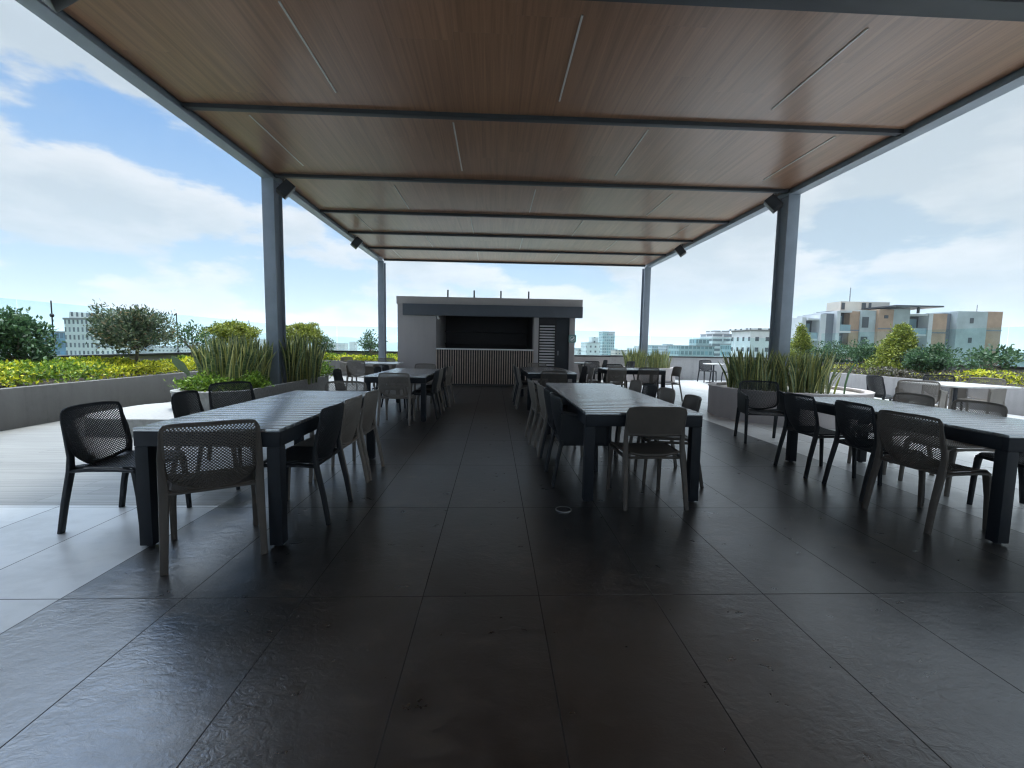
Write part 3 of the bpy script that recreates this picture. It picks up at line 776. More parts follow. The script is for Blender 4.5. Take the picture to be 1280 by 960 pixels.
def legs_bit(t, m):
    for s in (-1, 1):
        o = MB(); o.tube([(s*.245, -.285, 0), (s*.240, -.252, .2), (s*.236, -.205, .42), (s*.240, -.195, .52), (s*.243, -.213, .64), (s*.240, -.238, .75)],
                         [(.016, .020), (.017, .022), (.017, .026), (.014, .022), (.010, .015), (.005, .007)], 10, (1, 0, 0), power=3)
        o.build('leg', m, t)
        o = MB(); o.tube([(s*.232, .235, 0), (s*.230, .222, .25), (s*.226, .205, .40), (s*.222, .19, .432)], [(.015, .017), (.016, .020), (.017, .027), (.014, .022)], 10, (1, 0, 0), power=3)
        o.build('leg', m, t)
    o = MB()
    for s in (-1, 1):
        o.tube([(s*.234, -.205, .420), (s*.236, -.1, .428), (s*.232, .1, .428), (s*.226, .205, .420)], [(.012, .026), (.012, .018), (.012, .018), (.012, .026)], 8, (1, 0, 0), power=3)
    o.tube([(-.222, .20, .425), (0, .205, .428), (.222, .20, .425)], [(.010, .016)]*3, 8, (0, 1, 0), power=3)
    o.tube([(-.232, -.20, .428), (0, -.205, .428), (.232, -.20, .428)], [(.010, .016)]*3, 8, (0, 1, 0), power=3)
    o.build('seat_frame', m, t)

def make_bit(m):
    t = thing('perforated_chair', 'x', 'chair')
    o = MB(); perf_panel(o, F_seat, 50, 46, .005); o.build('seat', m, t, sharp=50)
    o = MB(); perf_panel(o, F_back, 52, 44, .005); o.build('backrest', m, t, sharp=50)
    legs_bit(t, m)
    return t
def make_arm(m):
    t = thing('armchair', 'x', 'chair')
    def FS(u, v): p = F_seat(u, v); return (p[0]*1.06, p[1], p[2] - .01)
    def FB(u, v):
        p = F_back(u, v); return (p[0]*1.08, p[1] + .02*u*u, p[2])
    o = MB(); perf_panel(o, FS, 50, 46, .005); o.build('seat', m, t, sharp=50)
    o = MB(); perf_panel(o, FB, 52, 44, .005); o.build('backrest', m, t, sharp=50)
    for s in (-1, 1):
        o = MB(); o.tube([(s*.262, -.285, 0), (s*.258, -.245, .25), (s*.252, -.205, .44)], [(.016, .02), (.017, .024), (.017, .03)], 10, (1, 0, 0), power=3); o.build('leg', m, t)
        o = MB(); o.tube([(s*.270, .245, 0), (s*.272, .235, .3), (s*.274, .215, .62)], [(.015, .017), (.016, .021), (.016, .026)], 10, (1, 0, 0), power=3); o.build('leg', m, t)
        o = MB()
        def FA(u, v, s=s):
            y = .235 - .46*(u*.5 + .5)
            zt = .655 + .035*(u*.5 + .5)**2; zb = .40
            return (s*(.262 + .016*v), y, zb + (zt - zb)*v)
        perf_panel(o, FA, 24, 12, .01, holes=False)
        o.tube([(s*.278, .235, .645), (s*.28, 0, .662), (s*.272, -.2, .69), (s*.262, -.245, .72)], [(.018, .012), (.022, .012), (.018, .012), (.008, .008)], 10, (1, 0, 0), power=3)
        o.build('armrest', m, t, sharp=50)
    o = MB()
    o.tube([(-.25, .20, .40), (0, .205, .405), (.25, .20, .40)], [(.010, .016)]*3, 8, (0, 1, 0), power=3)
    o.tube([(-.25, -.20, .395), (0, -.20, .40), (.25, -.20, .395)], [(.010, .016)]*3, 8, (0, 1, 0), power=3)
    o.build('seat_frame', m, t)
    return t
def make_trill(m):
    t = thing('open_back_chair', 'x', 'chair')
    o = MB(); perf_panel(o, F_seat, 22, 22, .014, holes=False); o.build('seat', m, t, sharp=50)
    o = MB(); perf_panel(o, F_trill, 24, 12, .014, holes=False); o.build('backrest', m, t, sharp=50)
    for s in (-1, 1):
        o = MB(); o.tube([(s*.252, -.295, 0), (s*.246, -.26, .2), (s*.238, -.212, .42), (s*.234, -.198, .54), (s*.234, -.208, .66), (s*.234, -.235, .78)],
                         [(.015, .018), (.016, .02), (.016, .024), (.014, .02), (.012, .016), (.006, .008)], 10, (1, 0, 0), power=3); o.build('leg', m, t)
        o = MB(); o.tube([(s*.236, .235, 0), (s*.232, .222, .25), (s*.226, .20, .435)], [(.014, .016), (.015, .018), (.015, .024)], 10, (1, 0, 0), power=3); o.build('leg', m, t)
    o = MB()
    for s in (-1, 1):
        o.tube([(s*.234, -.205, .412), (s*.236, 0, .414), (s*.226, .205, .41)], [(.011, .02), (.011, .015), (.011, .02)], 8, (1, 0, 0), power=3)
    o.tube([(-.222, .20, .41), (0, .205, .412), (.222, .20, .41)], [(.010, .015)]*3, 8, (0, 1, 0), power=3)
    o.tube([(-.232, -.20, .405), (0, -.20, .408), (.232, -.20, .405)], [(.010, .015)]*3, 8, (0, 1, 0), power=3)
    o.build('seat_frame', m, t)
    return t
PROTO = {'b': make_bit(M['char']), 'a': make_arm(M['char']), 't': make_trill(M['char'])}
USED = set()
CM = {'c': M['char'], 't': M['taupe'], 'n': M['brown']}
def chair(kind, colr, x, y, deg, label, group):
    src = PROTO[kind]
    if kind not in USED and (colr == 'c' or kind == 't'):
        if colr != 'c':
            for c in src.children:
                for sl in c.material_slots: sl.link = 'OBJECT'; sl.material = CM[colr]
        USED.add(kind); src.location = (x, y, 0); src.rotation_euler = (0, 0, RAD(deg)); tag(src, label, 'chair', group); return src
    return copy_thing(src, (x, y, 0), RAD(deg), label, group, 'chair', CM[colr])

def table(x0, x1, y0, y1, label, group='long slatted dining tables', name='dining_table', slat_axis='x'):
    cx, cy = (x0 + x1)/2, (y0 + y1)/2; a, b = (x1 - x0)/2, (y1 - y0)/2
    t = thing(name, label, 'table', (cx, cy, 0), group=group)
    H = .76
    o = MB()
    nsl = max(4, round(2*b/.105)); s = 2*b/nsl
    for k in range(nsl):
        o.box(-a, a, -b + k*s + .003, -b + (k+1)*s - .003, H - .022, H)
    o.build('tabletop', M['tabletop'], t, bevel=.003)
    o = MB()
    for q in ((-a+.002, a-.002, -b+.002, -b+.042), (-a+.002, a-.002, b-.042, b-.002), (-a+.002, -a+.042, -b+.042, b-.042), (a-.042, a-.002, -b+.042, b-.042)):
        o.box(q[0], q[1], q[2], q[3], H - .115, H - .0235)
    o.build('apron', M['tableframe'], t, bevel=.003)
    for sx in (-1, 1):
        for sy in (-1, 1):
            o = MB()
            lx0, lx1 = sorted((sx*(a - .003), sx*(a - .083))); ly0, ly1 = sorted((sy*(b - .003), sy*(b - .083)))
            o.box(lx0, lx1, ly0, ly1, .012, H - .1165)
            lg = o.build('leg', M['tableframe'], t, bevel=.004)
            o = MB(); o.lathe([(.022, 0), (.022, .0115)], ((lx0+lx1)/2, (ly0+ly1)/2, 0), 12); o.build('foot', M['black'], lg)
    return t
table(-2.20, -1.32, 2.79, 5.05, 'slatted charcoal dining table at front left, nearest the left edge of the photo')
table(.76, 1.74, 3.61, 6.50, 'long slatted charcoal dining table at front just right of the middle aisle')
table(3.42, 4.34, 2.79, 5.02, 'slatted charcoal dining table at front right beside the right edge of the photo')
table(-2.12, -1.12, 7.42, 9.85, 'slatted charcoal dining table left of the aisle, behind the front left table')
table(.68, 1.66, 8.85, 11.3, 'slatted charcoal dining table right of the aisle, nearest the bar')
table(2.68, 4.12, 10.55, 11.45, 'pale topped charcoal table on the bright right floor before the far snake plants')

G1, G2, G3, G4, G5, G6 = ('chairs round the front left table', 'chairs round the front middle table', 'chairs round the front right table',
                          'chairs round the rear left table', 'chairs round the rear right table', 'chairs round the far right table')
# front left table
chair('b', 'c', -2.59, 3.26, -90, 'charcoal perforated chair at the near left corner of the front left table', G1)
chair('b', 'n', -1.75, 2.83, 31, 'dark brown perforated chair turned askew at the near end of the front left table', G1)
chair('b', 'c', -1.45, 3.40, 90, 'charcoal chair nearest the camera on the aisle side of the front left table', G1)
chair('b', 't', -1.45, 3.90, 90, 'taupe chair in the middle of the aisle side of the front left table', G1)
chair('b', 't', -1.44, 4.45, 90, 'taupe chair farthest back on the aisle side of the front left table', G1)
chair('b', 'c', -2.50, 4.12, -80, 'charcoal chair in the middle of the left side of the front left table', G1)
chair('b', 'c', -2.72, 5.00, -118, 'charcoal chair turned askew at the back of the left side of the front left table', G1)
chair('b', 't', -1.76, 5.16, 180, 'taupe chair at the far end of the front left table, facing the camera', G1)
# front middle table
chair('t', 'n', 1.30, 3.73, 2, 'dark brown open back chair at the near end of the front middle table', G2)
chair('t', 'n', 1.70, 4.30, 82, 'dark brown open back chair pulled out at the near right of the front middle table', G2)
chair('b', 't', 1.72, 4.98, 90, 'taupe chair second on the right side of the front middle table', G2)
chair('b', 'c', 1.72, 5.53, 90, 'charcoal chair third on the right side of the front middle table', G2)
chair('b', 't', 1.72, 6.08, 90, 'grey taupe chair last on the right side of the front middle table', G2)
chair('a', 'c', .84, 4.27, -90, 'charcoal armchair nearest the camera on the left side of the front middle table', G2)
chair('b', 'c', .84, 4.84, -90, 'charcoal chair second on the left side of the front middle table, behind the armchair', G2)
chair('b', 't', .82, 5.40, -90, 'taupe chair third on the left side of the front middle table', G2)
chair('b', 't', .76, 6.05, -88, 'taupe chair last on the left side of the front middle table', G2)
# front right table
chair('a', 'c', 3.80, 6.12, 166, 'charcoal armchair facing the camera before the right round planter', G3)
chair('b', 'c', 3.46, 4.57, -90, 'charcoal chair farthest back on the aisle side of the front right table', G3)
chair('b', 'c', 3.50, 3.88, -94, 'charcoal chair in the middle of the aisle side of the front right table', G3)
chair('b', 'n', 3.38, 3.26, -84, 'dark taupe chair nearest the camera on the aisle side of the front right table', G3)
chair('b', 't', 4.36, 4.70, 90, 'taupe chair farthest back on the outer side of the front right table', G3)
chair('b', 't', 4.34, 4.02, 90, 'taupe chair in the middle of the outer side of the front right table', G3)
chair('b', 'c', 4.34, 3.36, 92, 'charcoal perforated chair at the right edge of the photo, by the front right table', G3)
# rear left table
chair('b', 't', -1.57, 7.36, 0, 'taupe chair at the near end of the rear left table, back to the camera', G4)
chair('b', 'c', -1.25, 7.95, 90, 'charcoal chair nearest the camera on the aisle side of the rear left table', G4)
chair('b', 't', -1.24, 8.48, 90, 'taupe chair second on the aisle side of the rear left table', G4)
chair('b', 'c', -1.24, 9.02, 90, 'charcoal chair third on the aisle side of the rear left table', G4)
chair('b', 't', -1.16, 9.58, 84, 'taupe chair last on the aisle side of the rear left table, nearest the bar', G4)
chair('b', 'c', -2.42, 7.75, -86, 'charcoal chair at the near left corner of the rear left table, by the planter', G4)
chair('b', 'c', -2.0, 8.75, -90, 'charcoal chair in the middle of the left side of the rear left table', G4)
chair('b', 'c', -1.98, 9.35, -90, 'charcoal chair last on the left side of the rear left table', G4)
chair('b', 't', -1.60, 10.25, 178, 'taupe chair at the far end of the rear left table before the bar wall', G4)
# rear right table
chair('b', 't', .76, 9.35, -90, 'taupe chair nearest the camera on the aisle side of the rear right table', G5)
chair('b', 'c', .74, 9.95, -90, 'charcoal chair second on the aisle side of the rear right table', G5)
chair('b', 't', .74, 10.55, -90, 'taupe chair last on the aisle side of the rear right table', G5)
chair('b', 'n', 1.12, 8.55, 2, 'dark brown chair at the near end of the rear right table, back to the camera', G5)
chair('t', 't', 1.86, 9.55, 86, 'taupe open back chair on the right side of the rear right table', G5)
chair('b', 'c', 1.84, 10.15, 92, 'charcoal chair on the right side of the rear right table', G5)
chair('b', 't', 1.15, 11.6, 180, 'pale taupe chair at the far end of the rear right table before the louvre', G5)
# far right table
chair('b', 'n', 3.55, 10.38, 2, 'taupe brown chair with its back to the camera at the far right table', G6)
chair('b', 't', 2.78, 10.42, 14, 'taupe chair at the left end of the near side of the far right table', G6)
chair('t', 't', 4.30, 10.90, 90, 'taupe open back chair in profile at the right end of the far right table', G6)
chair('b', 'c', 3.2, 11.6, 180, 'charcoal chair behind the far right table facing the camera', G6)
chair('t', 't', 2.42, 11.15, -90, 'taupe open back chair in profile at the left end of the far right table', G6)

def pedestal_table(name, label, x, y, r, m, sq=False, h=.74, group=None):
    t = thing(name, label, 'table', (x, y, 0), group=group)
    o = MB()
    if sq: o.prism(rrect(r, r, .12, 8), h - .022, h)
    else: o.lathe([(r - .006, h - .024), (r, h - .018), (r, h - .005), (r - .006, h)], n=40)
    o.build('tabletop', m, t)
    o = MB(); o.tube([(0, 0, .03), (0, 0, h - .026)], .032, 14); o.lathe([(.12, 0), (.05, .03)], (0, 0, h - .056), 16); o.build('column', M['steel_dark'], t)
    for k in range(4):
        a = pi/4 + k*pi/2
        o = MB(); o.tube([(.03*cos(a), .03*sin(a), .07), (r*.42*cos(a), r*.42*sin(a), .035), (r*.7*cos(a), r*.7*sin(a), .012)], [(.018, .018), (.016, .012), (.014, .010)], 8); o.build('foot', M['steel_dark'], t)
    return t
pedestal_table('lounge_table', 'pale round cornered table among taupe armchairs beside the right planting bed', 8.15, 7.55, .58, M['tablewhite'], True)
G7 = 'armchairs round the pale lounge table'
chair('b', 'c', 7.50, 8.2, -100, 'charcoal chair left behind the pale lounge table beside the right planting bed', G7)
chair('a', 't', 7.02, 7.05, -55, 'taupe armchair in front left of the pale lounge table by the right bed', G7)
chair('a', 't', 8.85, 7.8, 105, 'taupe armchair on the right of the pale lounge table by the right bed', G7)
chair('b', 'c', 8.9, 8.5, 150, 'charcoal chair half hidden behind the right taupe armchair', G7)
pedestal_table('lounge_table', 'pale table with taupe armchairs before the far left planting bed', -3.15, 12.9, .5, M['tablewhite'], True)
G8 = 'armchairs before the far left bed'
chair('a', 't', -4.45, 14.3, -115, 'taupe armchair farthest left before the far left planting bed', G8)
chair('a', 't', -3.55, 12.1, -15, 'taupe armchair with its back to the camera before the far left bed', G8)
chair('a', 't', -3.3, 13.7, 178, 'pale taupe armchair facing the camera beside the left wall of the bar', G8)
pedestal_table('bistro_table', 'small bistro table with white top just right of the bar building', 2.98, 15.1, .36, M['tablewhite'], group='small bistro tables by the parapet')
pedestal_table('bistro_table', 'small dark legged bistro table standing alone before the long far parapet', 8.05, 16.1, .36, M['tablewhite'], group='small bistro tables by the parapet')
G9 = 'chairs by the bistro tables'
chair('b', 'c', 3.6, 15.3, 92, 'charcoal chair right of the bistro table beside the bar', G9)
chair('b', 'c', 3.1, 14.35, 4, 'charcoal chair with its back to the camera at the bistro table beside the bar', G9)
chair('b', 'c', 4.3, 14.6, 40, 'charcoal chair turned askew between the bar and the far snake plants', G9)
chair('b', 'c', 8.75, 16.15, 92, 'charcoal chair beside the lone bistro table at the far parapet', G9)
chair('b', 'c', 8.2, 16.85, 180, 'charcoal chair behind the lone bistro table at the far parapet', G9)
for k in PROTO:
    if k not in USED: raise RuntimeError('prototype left over')

# ------------------------------------------------------------------ city
o = MB(); n = 96; R0 = 9000
for k in range(n): o.vert((R0*cos(2*pi*k/n), R0*sin(2*pi*k/n), -48))
o.face(range(n))
def city_mat():
    m, nt, b, out = mat('hazy_city_ground')
    co = objco(nt)
    v = nt.nodes.new('ShaderNodeTexVoronoi'); v.inputs['Scale'].default_value = .02; L(nt, co, v.inputs['Vector'])
    n1 = noise(nt, co, .004, 6, .6)
    r = ramp(nt, v.outputs['Color'], [(0, (.06, .09, .05)), (.45, (.18, .17, .16)), (.8, (.34, .32, .30)), (1, (.24, .13, .09))])
    L(nt, mixc(nt, n1.outputs['Fac'], r.outputs[0], (.05, .09, .045)), b.inputs['Base Color']); b.inputs['Roughness'].default_value = .9
    return m
tag(o.build('city_ground', city_mat()), kind='structure')
# own tower body under the terrace
o = MB(); o.box(-8.9, 13.8, -6, 19.7, -47.9, -.12)
tag(o.build('terrace_slab', M['stucco']), kind='structure')

def px(xp, Y):
    """world x of a far thing at depth Y seen in photo column xp (the camera is yawed a little)"""
    a = math.atan2(xp - 640, 560) + math.atan2(640 - 617.5, 560)
    return Y * math.tan(a)
def building(name, label, xp, Y, wpx, ytop, m, depth=None, rot=0, roofs=(), group=None, hor=None):
    """distant block centred at photo column xp, distance Y, width in photo px"""
    X = px(xp, Y); w = px(xp + wpx/2, Y) - px(xp - wpx/2, Y); d = depth or w*.8
    hz = 431 + .016*(xp - 617.5)
    zt = 1.3 + (hz - ytop)/560*Y
    t = thing(name, label, 'building', (X, Y + d/2, -47.5), RAD(rot), group)
    o = MB(); o.box(-w/2, w/2, -d/2, d/2, 0, zt + 47.5); o.build('wall', m, t)
    H = zt + 47.5
    o = MB(); o.box(-w/2 - .2, w/2 + .2, -d/2 - .2, d/2 + .2, H, H + .5); o.build('roof', M['stucco'], t)
    for (a, b, c, e, hh) in roofs:
        o = MB(); o.box(a*w, b*w, c*d, e*d, H + .52, H + .52 + hh); o.build('roof_house', m, t)
    return t
FM = dict(
 grid=facade_mat('white_grid_facade', (.66, .66, .64), (.10, .12, .14), 1.25, 2.0, .46, .58),
 blue=facade_mat('blue_glass_facade', (.10, .24, .36), (.06, .16, .27), 1.5, 3.2, .8, .6),
 grey=facade_mat('grey_facade', (.30, .31, .33), (.12, .13, .15), 3.0, 3.2, .5, .5),
 band=facade_mat('white_banded_facade', (.68, .69, .69), (.09, .12, .14), 9.0, 3.3, .88, .52),
 dots=facade_mat('white_dotted_facade', (.74, .74, .73), (.04, .04, .05), 3.6, 3.6, .36, .40),
 teal=facade_mat('teal_glass_facade', (.30, .40, .41), (.10, .20, .22), 2.4, 3.4, .75, .6),
 pale=facade_mat('pale_block_facade', (.55, .53, .50), (.13, .14, .16), 3.4, 3.1, .45, .45),
 tan=facade_mat('tan_block_facade', (.48, .38, .30), (.10, .10, .11), 3.2, 3.1, .4, .45))
building('gridded_tower', 'white tower with a tight grid of dark windows left of the umbrella tree', 107, 120, 46, 401, FM['grid'], 9, -9, ((.05, .4, -.3, .3, 1.4), (-.45, -.42, -.4, .4, 1.6)))
building('glass_tower', 'blue glass block just left of the white gridded tower', 66, 165, 36, 416, FM['blue'], 14, 0)
building('grey_block', 'plain grey block between the white gridded tower and the umbrella tree', 139, 150, 26, 413, FM['grey'], 14, 0)
building('distant_tower', 'slim distant tower seen between the sparse tree and the ball shrub', 264, 520, 9, 420, FM['pale'], 12, 0)
building('distant_block', 'low distant pale blocks seen right of the umbrella tree', 208, 420, 40, 433, FM['pale'], 20, 0)
building('distant_block', 'low distant block left of the ball shrub', 246, 600, 18, 430, FM['band'], 20, 0)
building('distant_block', 'pale distant block with dark windows seen through the glass beside the bar', 741, 330, 17, 429, FM['dots'], 20, 0, ((.0, .45, -.3, .3, 4),))
building('distant_tower', 'pale teal distant tower behind the glass end beside the bar', 760, 520, 15, 415, FM['teal'], 20, 0)
building('distant_block', 'low distant block close beside the bar wall behind the glass', 727, 420, 10, 436, FM['pale'], 18, 0)
building('distant_block', 'low distant block left of the far snake plants', 776, 450, 14, 438, FM['tan'], 18, 0)
building('distant_block', 'distant grey blocks just right of the far right column', 822, 520, 16, 432, FM['teal'], 25, 0)
building('distant_block', 'distant blue grey block in the middle of the far right skyline', 841, 480, 18, 433, FM['grey'], 25, 0, ((-.3, .1, -.3, .3, 2),))
building('teal_block', 'wide low teal glass block in front of the white banded tower', 870, 260, 44, 433, FM['teal'], 16, 0, ((.05, .42, -.3, .3, 4.2),))
building('banded_tower', 'white tower with dark horizontal bands and a flat roof cap on the right skyline', 902, 300, 26, 418, FM['band'], 18, 0, ((-.32, .4, -.35, .35, 2.2),))
building('banded_tower', 'lower white banded wing right of the banded tower', 916, 292, 9, 421, FM['band'], 18, 0)
building('teal_block', 'low pale teal block between the banded tower and the dotted white block', 927, 240, 19, 431, FM['teal'], 16, 0)
building('dotted_block', 'white block with dark square windows and overhanging roof left of the near right column', 951, 150, 30, 414, FM['dots'], 12, 0, ((-.62, .6, -.6, .6, .5),))
building('distant_block', 'small pale block at the right edge of the photo beyond the apartment building', 1276, 180, 16, 442, FM['teal'], 14, 0)
rng = random.Random(5)
keys = ['pale', 'grey', 'tan', 'band', 'teal', 'dots']
xs = [20, 45, 152, 178, 226, 300, 322, 386, 405, 424, 441, 460, 733, 752, 768, 790, 803, 812, 832, 850, 861, 884, 934, 1000, 1260]
for i, xp in enumerate(xs):
    Y = rng.uniform(700, 1700)
    building('skyline_block', 'tiny hazy block on the far skyline behind the parapet glass', xp, Y, rng.uniform(7, 16), 430.5 + .016*(xp - 617) - rng.uniform(-3.2, 2.0), FM[rng.choice(keys)], rng.uniform(20, 40), 0, group='hazy far skyline blocks')

# apartment building on the right
AY = 66.0
ap = thing('apartment_building', 'large apartment building of tan, teal and grey vertical bays behind the right planter', 'building', (px(1122, AY), AY, -47.5))
x_ref = px(1122, AY)
def ax(xp): return px(xp, AY) - x_ref
def az(yp, xp): return 1.3 + (431 + .016*(xp - 617.5) - yp)/560*AY + 47.5
MA = dict(
 tan=plain('tan_cladding', (.42, .28, .19), .7, 0, .2, .6, .1, 3), teal=plain('teal_concrete', (.38, .44, .45), .6, 0, .2, .4, .05, 2),
 grey=plain('grey_render', (.17, .19, .22), .7, 0, .1, .4), white=plain('white_render', (.58, .60, .61), .7, 0, .08, .4),
 dark=plain('dark_recess', (.05, .06, .07), .4, 0, .2, .4), cream=plain('cream_render', (.62, .57, .50), .7, 0, .08, .4),
 rail=plain('balcony_glass', (.22, .34, .38), .2, 0, .1, .6))
bays_ = [ # left px, right px, top y, material, depth offset, kind
 (999, 1004, 396, 'white', 0, ''), (1004, 1018, 397, 'dark', 1.2, 'balc'), (1018, 1025, 392, 'white', -.6, ''), (1025, 1038, 391, 'grey', 0, ''),
 (1038, 1042.5, 388, 'white', -.6, ''), (1042.5, 1058, 387, 'dark', 1.2, 'balc'), (1058, 1070, 388, 'tan', 0, 'line'), (1070, 1088, 387, 'teal', -.3, 'winl'),
 (1088, 1106, 386, 'tan', -.8, 'line'), (1106, 1129, 385.5, 'teal', -.4, ''), (1129, 1152, 391, 'dark', 1.2, 'balc'), (1152, 1157, 391, 'white', -.5, ''),
 (1157, 1176, 391, 'tan', -.3, 'line'), (1176, 1187, 390, 'grey', .5, ''), (1187, 1224, 388, 'teal', -.5, 'winr'), (1224, 1245, 388, 'tan', -.2, 'line')]
for a, b, yt, mk, dz, kd in bays_:
    xa, xb = ax(a), ax(b); zt = az(yt, (a + b)/2)
    o = MB(); o.box(xa, xb, dz, 4.6, 0, zt); w = o.build('bay', MA[mk], ap)
    if kd == 'balc':
        for q in range(5):
            zz = zt - .05 - q*3.05
            o = MB(); o.box(xa + .02, xb - .02, -.35, dz - .01, zz - .28, zz); o.build('balcony_slab', MA['white'], ap)
            o = MB(); o.box(xa + .05, xb - .05, -.33, -.28, zz - 3.04, zz - 2.1); o.build('balcony_rail', MA['rail'], ap)
            o = MB(); o.box(xa + .35, (xa + xb)/2 - .05, dz - .08, dz - .02, zz - 2.9, zz - .7); o.build('window', MA['grey'], ap)
            o = MB(); o.box((xa + xb)/2 + .05, xb - .35, dz - .08, dz - .02, zz - 2.9, zz - .7); o.build('window', MA['rail'], ap)
    if kd == 'line':
        for q in range(1, 5):
            o = MB(); o.box(xa - .02, xb + .02, dz - .06, dz - .01, zt - q*2.95, zt - q*2.95 + .18); o.build('floor_band', MA['grey'], ap)
    if kd in ('winl', 'winr'):
        for q in range(5):
            x0 = xa + .15 if kd == 'winl' else xa + (xb - xa)*.42
            ww = 1.0 if kd == 'winl' else .55
            zz = zt - 1.0 - q*2.95
            o = MB(); o.box(x0, x0 + ww, dz - .06, dz - .01, zz - (1.6 if kd == 'winl' else .8), zz); o.build('window', MA['dark'], ap)
o = MB(); o.box(ax(1094.6), ax(1099.4), -.86, -.81, az(397.5, 1097), az(393.5, 1097)); o.build('window', MA['dark'], ap)
o = MB(); o.box(ax(1064), ax(1127), 3, 6, az(387, 1090), az(373.5, 1090)); p = o.build('penthouse', MA['cream'], ap)
for a, b in ((1065, 1069), (1091, 1096), (1100, 1103)):
    o = MB(); o.box(ax(a), ax(b), 2.9, 2.98, az(384, a), az(375, a)); o.build('window', MA['dark'], p)
o = MB(); o.box(ax(1096), ax(1153), -2.5, 7, az(384, 1125), az(382.2, 1125)); o.build('roof_canopy', MA['dark'], ap)
for a in (1134,):
    o = MB(); o.box(ax(a), ax(a) + .25, -1.0, -.75, az(391, a), az(384, a) - .01); o.build('roof_post', MA['dark'], ap)
o = MB(); o.tube([(ax(1088), 5, az(373.6, 1088)), (ax(1088), 5, az(353, 1088))], .07, 6); o.build('antenna', MA['grey'], ap)
o = MB(); o.tube([(ax(1240), 3, az(388, 1240)), (ax(1240), 3, az(377, 1240))], .05, 6); o.build('antenna', MA['grey'], ap)

# hills on the left horizon
o = MB(); n = 60; rings = []
for j in range(7):
    row = []
    for i in range(n):
        a = RAD(88 + 60*i/(n - 1)); r = 3100 + j*260
        prof = max(0, 1 - abs(i/(n-1) - .42)*2.0)
        hh = sin(pi*j/6) * (110*prof*(.75 + .45*mnoise.noise((i*.16, 2.0, 0))) + 18*mnoise.noise((i*.5, j*.5, 3))) 
        row.append(o.vert((r*cos(a), r*sin(a), -52 + max(0, hh)*1.35)))
    rings.append(row)
for A, B in zip(rings[:-1], rings[1:]):
    for i in range(n - 1): o.face((A[i], B[i], B[i+1], A[i+1]), 0, True)
tag(o.build('hills', plain('wooded_hill', (.05, .075, .05), .95, 0, .3, .004)), kind='structure')

# ------------------------------------------------------------------ haze
HAZE_TOP = 125
o = MB(); o.box(-9100, 9100, -9100, 9100, -53, HAZE_TOP)
m, nt, b, out = mat('haze_air'); nt.nodes.remove(b)
pv = nt.nodes.new('ShaderNodeVolumePrincipled')
pv.inputs['Color'].default_value = (.86, .93, 1, 1); pv.inputs['Density'].default_value = .0003; pv.inputs['Anisotropy'].default_value = .2
L(nt, pv.outputs[0], out.inputs['Volume'])
hz = tag(o.build('haze', m), 'pale haze over the city', 'haze', kind='stuff')

# ------------------------------------------------------------------ sky, sun, camera
SUN_EL, SUN_AZ = 70.0, -14.0     # azimuth from +Y towards +X
w = bpy.data.worlds.new('World'); SC.world = w; w.use_nodes = True
nt = w.node_tree; nt.nodes.clear()
out = nt.nodes.new('ShaderNodeOutputWorld'); bg = nt.nodes.new('ShaderNodeBackground')
sky = nt.nodes.new('ShaderNodeTexSky'); sky.sky_type = 'NISHITA'; sky.sun_disc = False
sky.sun_elevation = RAD(SUN_EL); sky.sun_rotation = RAD(SUN_AZ); sky.altitude = 1500; sky.air_density = 1.0; sky.dust_density = 1.5; sky.ozone_density = 1.5
tc = nt.nodes.new('ShaderNodeTexCoord').outputs['Generated']
sp = nt.nodes.new('ShaderNodeSeparateXYZ'); L(nt, tc, sp.inputs[0])
CL_OFF = (7.7, 3.3, 4.1)
big = noise(nt, mapping(nt, tc, (1.5, 1.5, 4.0), CL_OFF), 2.0, 10, .54, .0)
wisp = noise(nt, mapping(nt, tc, (1, 1, 2.2), (8, 2, 1)), 1.1, 5, .55)
# more veil to the right and towards the horizon
side = nt.nodes.new('ShaderNodeMapRange'); L(nt, sp.outputs[0], side.inputs[0])
side.inputs[1].default_value = -.45; side.inputs[2].default_value = .45; side.inputs[3].default_value = 0; side.inputs[4].default_value = 1
cl = math_(nt, 'ADD', big.outputs['Fac'], math_(nt, 'MULTIPLY', side.outputs[0], .015))
cloud = nt.nodes.new('ShaderNodeMapRange'); cloud.interpolation_type = 'SMOOTHSTEP'; L(nt, cl, cloud.inputs[0]); cloud.inputs[1].default_value = .455; cloud.inputs[2].default_value = .53
veil = nt.nodes.new('ShaderNodeMapRange'); L(nt, math_(nt, 'ADD', wisp.outputs['Fac'], math_(nt, 'MULTIPLY', side.outputs[0], .34)), veil.inputs[0])
veil.inputs[1].default_value = .50; veil.inputs[2].default_value = .85; veil.inputs[3].default_value = 0; veil.inputs[4].default_value = .85
low = nt.nodes.new('ShaderNodeMapRange'); L(nt, sp.outputs[2], low.inputs[0]); low.inputs[1].default_value = 0.0; low.inputs[2].default_value = .36; low.inputs[3].default_value = .92; low.inputs[4].default_value = 0
veilf = math_(nt, 'MAXIMUM', veil.outputs[0], low.outputs[0])
# cloud shading: brighter lumps, greyer cores
core = noise(nt, mapping(nt, tc, (1.5, 1.5, 4.0), (CL_OFF[0] + .02, CL_OFF[1], CL_OFF[2] + .11)), 2.0, 10, .54, .0)
cc = ramp(nt, core.outputs['Fac'], [(.42, (3.45, 3.58, 3.7)), (.60, (2.35, 2.7, 2.95))])
for e in cc.color_ramp.elements: pass
skyb = mixc(nt, 1.0, sky.outputs[0], (.44, .60, .66), 'MULTIPLY')
c1 = mixc(nt, veilf, skyb, (2.0, 2.45, 2.75))
c2 = mixc(nt, math_(nt, 'MULTIPLY', cloud.outputs[0], .93), c1, cc.outputs[0])
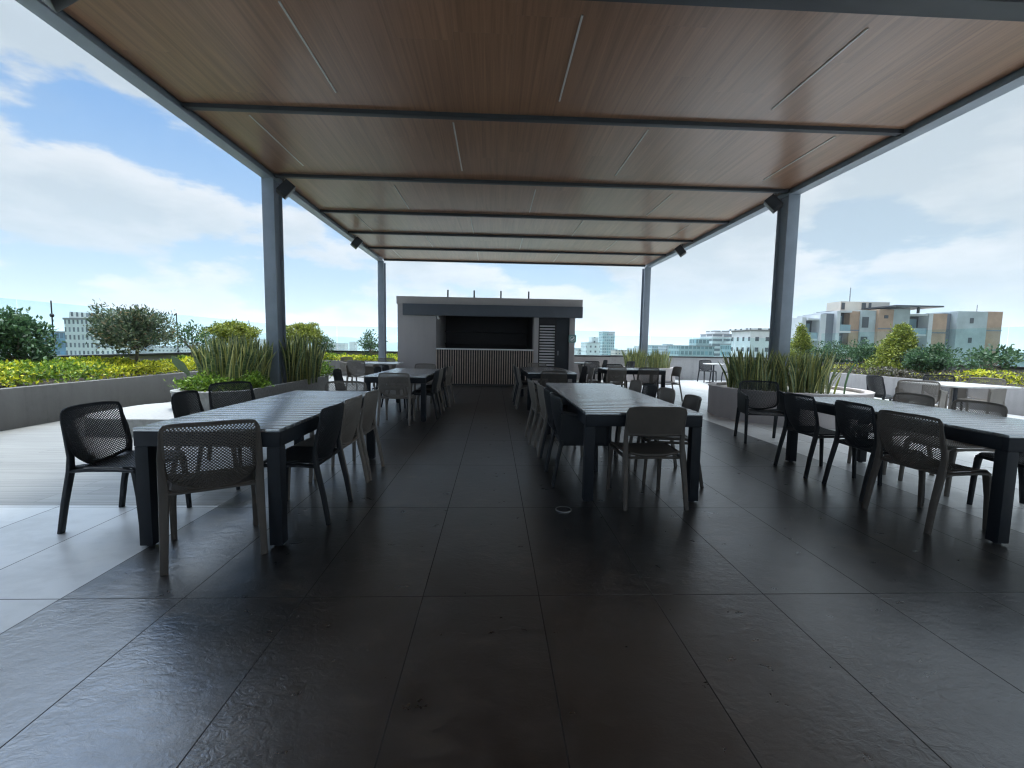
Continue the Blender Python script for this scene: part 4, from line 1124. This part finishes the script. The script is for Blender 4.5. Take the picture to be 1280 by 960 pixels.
# extra glow added round the sun and overhead, mostly unseen, lifts light under canopy
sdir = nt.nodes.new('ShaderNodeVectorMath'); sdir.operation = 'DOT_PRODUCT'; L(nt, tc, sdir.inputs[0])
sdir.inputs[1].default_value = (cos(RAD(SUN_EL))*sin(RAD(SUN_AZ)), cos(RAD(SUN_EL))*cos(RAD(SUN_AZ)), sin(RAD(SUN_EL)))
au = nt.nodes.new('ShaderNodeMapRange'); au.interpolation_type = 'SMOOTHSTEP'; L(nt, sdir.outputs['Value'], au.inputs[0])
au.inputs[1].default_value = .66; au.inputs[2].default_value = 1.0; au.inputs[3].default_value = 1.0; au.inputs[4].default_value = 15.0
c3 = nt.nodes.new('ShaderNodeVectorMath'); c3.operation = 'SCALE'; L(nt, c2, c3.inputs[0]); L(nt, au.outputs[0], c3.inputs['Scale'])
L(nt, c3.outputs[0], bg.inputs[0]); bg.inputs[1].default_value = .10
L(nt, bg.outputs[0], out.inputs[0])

sd = bpy.data.lights.new('sun', 'SUN'); sd.energy = 1.5; sd.angle = RAD(14); sd.color = (1, .97, .92)
so = bpy.data.objects.new('sun', sd); COL.objects.link(so)
d = Vector((cos(RAD(SUN_EL))*sin(RAD(SUN_AZ)), cos(RAD(SUN_EL))*cos(RAD(SUN_AZ)), sin(RAD(SUN_EL))))
so.rotation_euler = d.to_track_quat('Z', 'Y').to_euler()

cd = bpy.data.cameras.new('camera'); cam = bpy.data.objects.new('camera', cd); COL.objects.link(cam)
cd.sensor_width = 36; cd.lens = 36*560/1280; cd.clip_start = .05; cd.clip_end = 30000
vpx, vpy, roll, f, cx, cy = 617.5, 431.0, .016, 560.0, 640.0, 480.0
D = Vector(((vpx - cx)/f, (vpy - cy)/f, 1)).normalized()
Lr = Vector((1, roll, 0)); Lr = (Lr - D*Lr.dot(D)).normalized()
U = D.cross(Lr)
if U.y > 0: U = -U
Rw = Matrix((Lr, D, U))       # rows: world axes in camera coords (x right, y down, z forward)
right = Rw @ Vector((1, 0, 0)); down = Rw @ Vector((0, 1, 0)); fwd = Rw @ Vector((0, 0, 1))
Mx = Matrix(((right.x, -down.x, -fwd.x), (right.y, -down.y, -fwd.y), (right.z, -down.z, -fwd.z))).to_4x4()
Mx.translation = Vector((0, 0, 1.30)); cam.matrix_world = Mx
SC.camera = cam

SC.view_settings.view_transform = 'Standard'; SC.view_settings.look = 'None'
SC.view_settings.exposure = 1.15; SC.view_settings.gamma = 1.0
try: SC.view_settings.use_curve_mapping = False
except Exception: pass
SC.render.engine = 'CYCLES'
cy_ = SC.cycles
cy_.use_denoising = True
try: cy_.filter_width = 1.25
except Exception: pass
cy_.max_bounces = 8; cy_.diffuse_bounces = 4; cy_.glossy_bounces = 4; cy_.transparent_max_bounces = 24; cy_.volume_bounces = 1
cy_.sample_clamp_indirect = 6
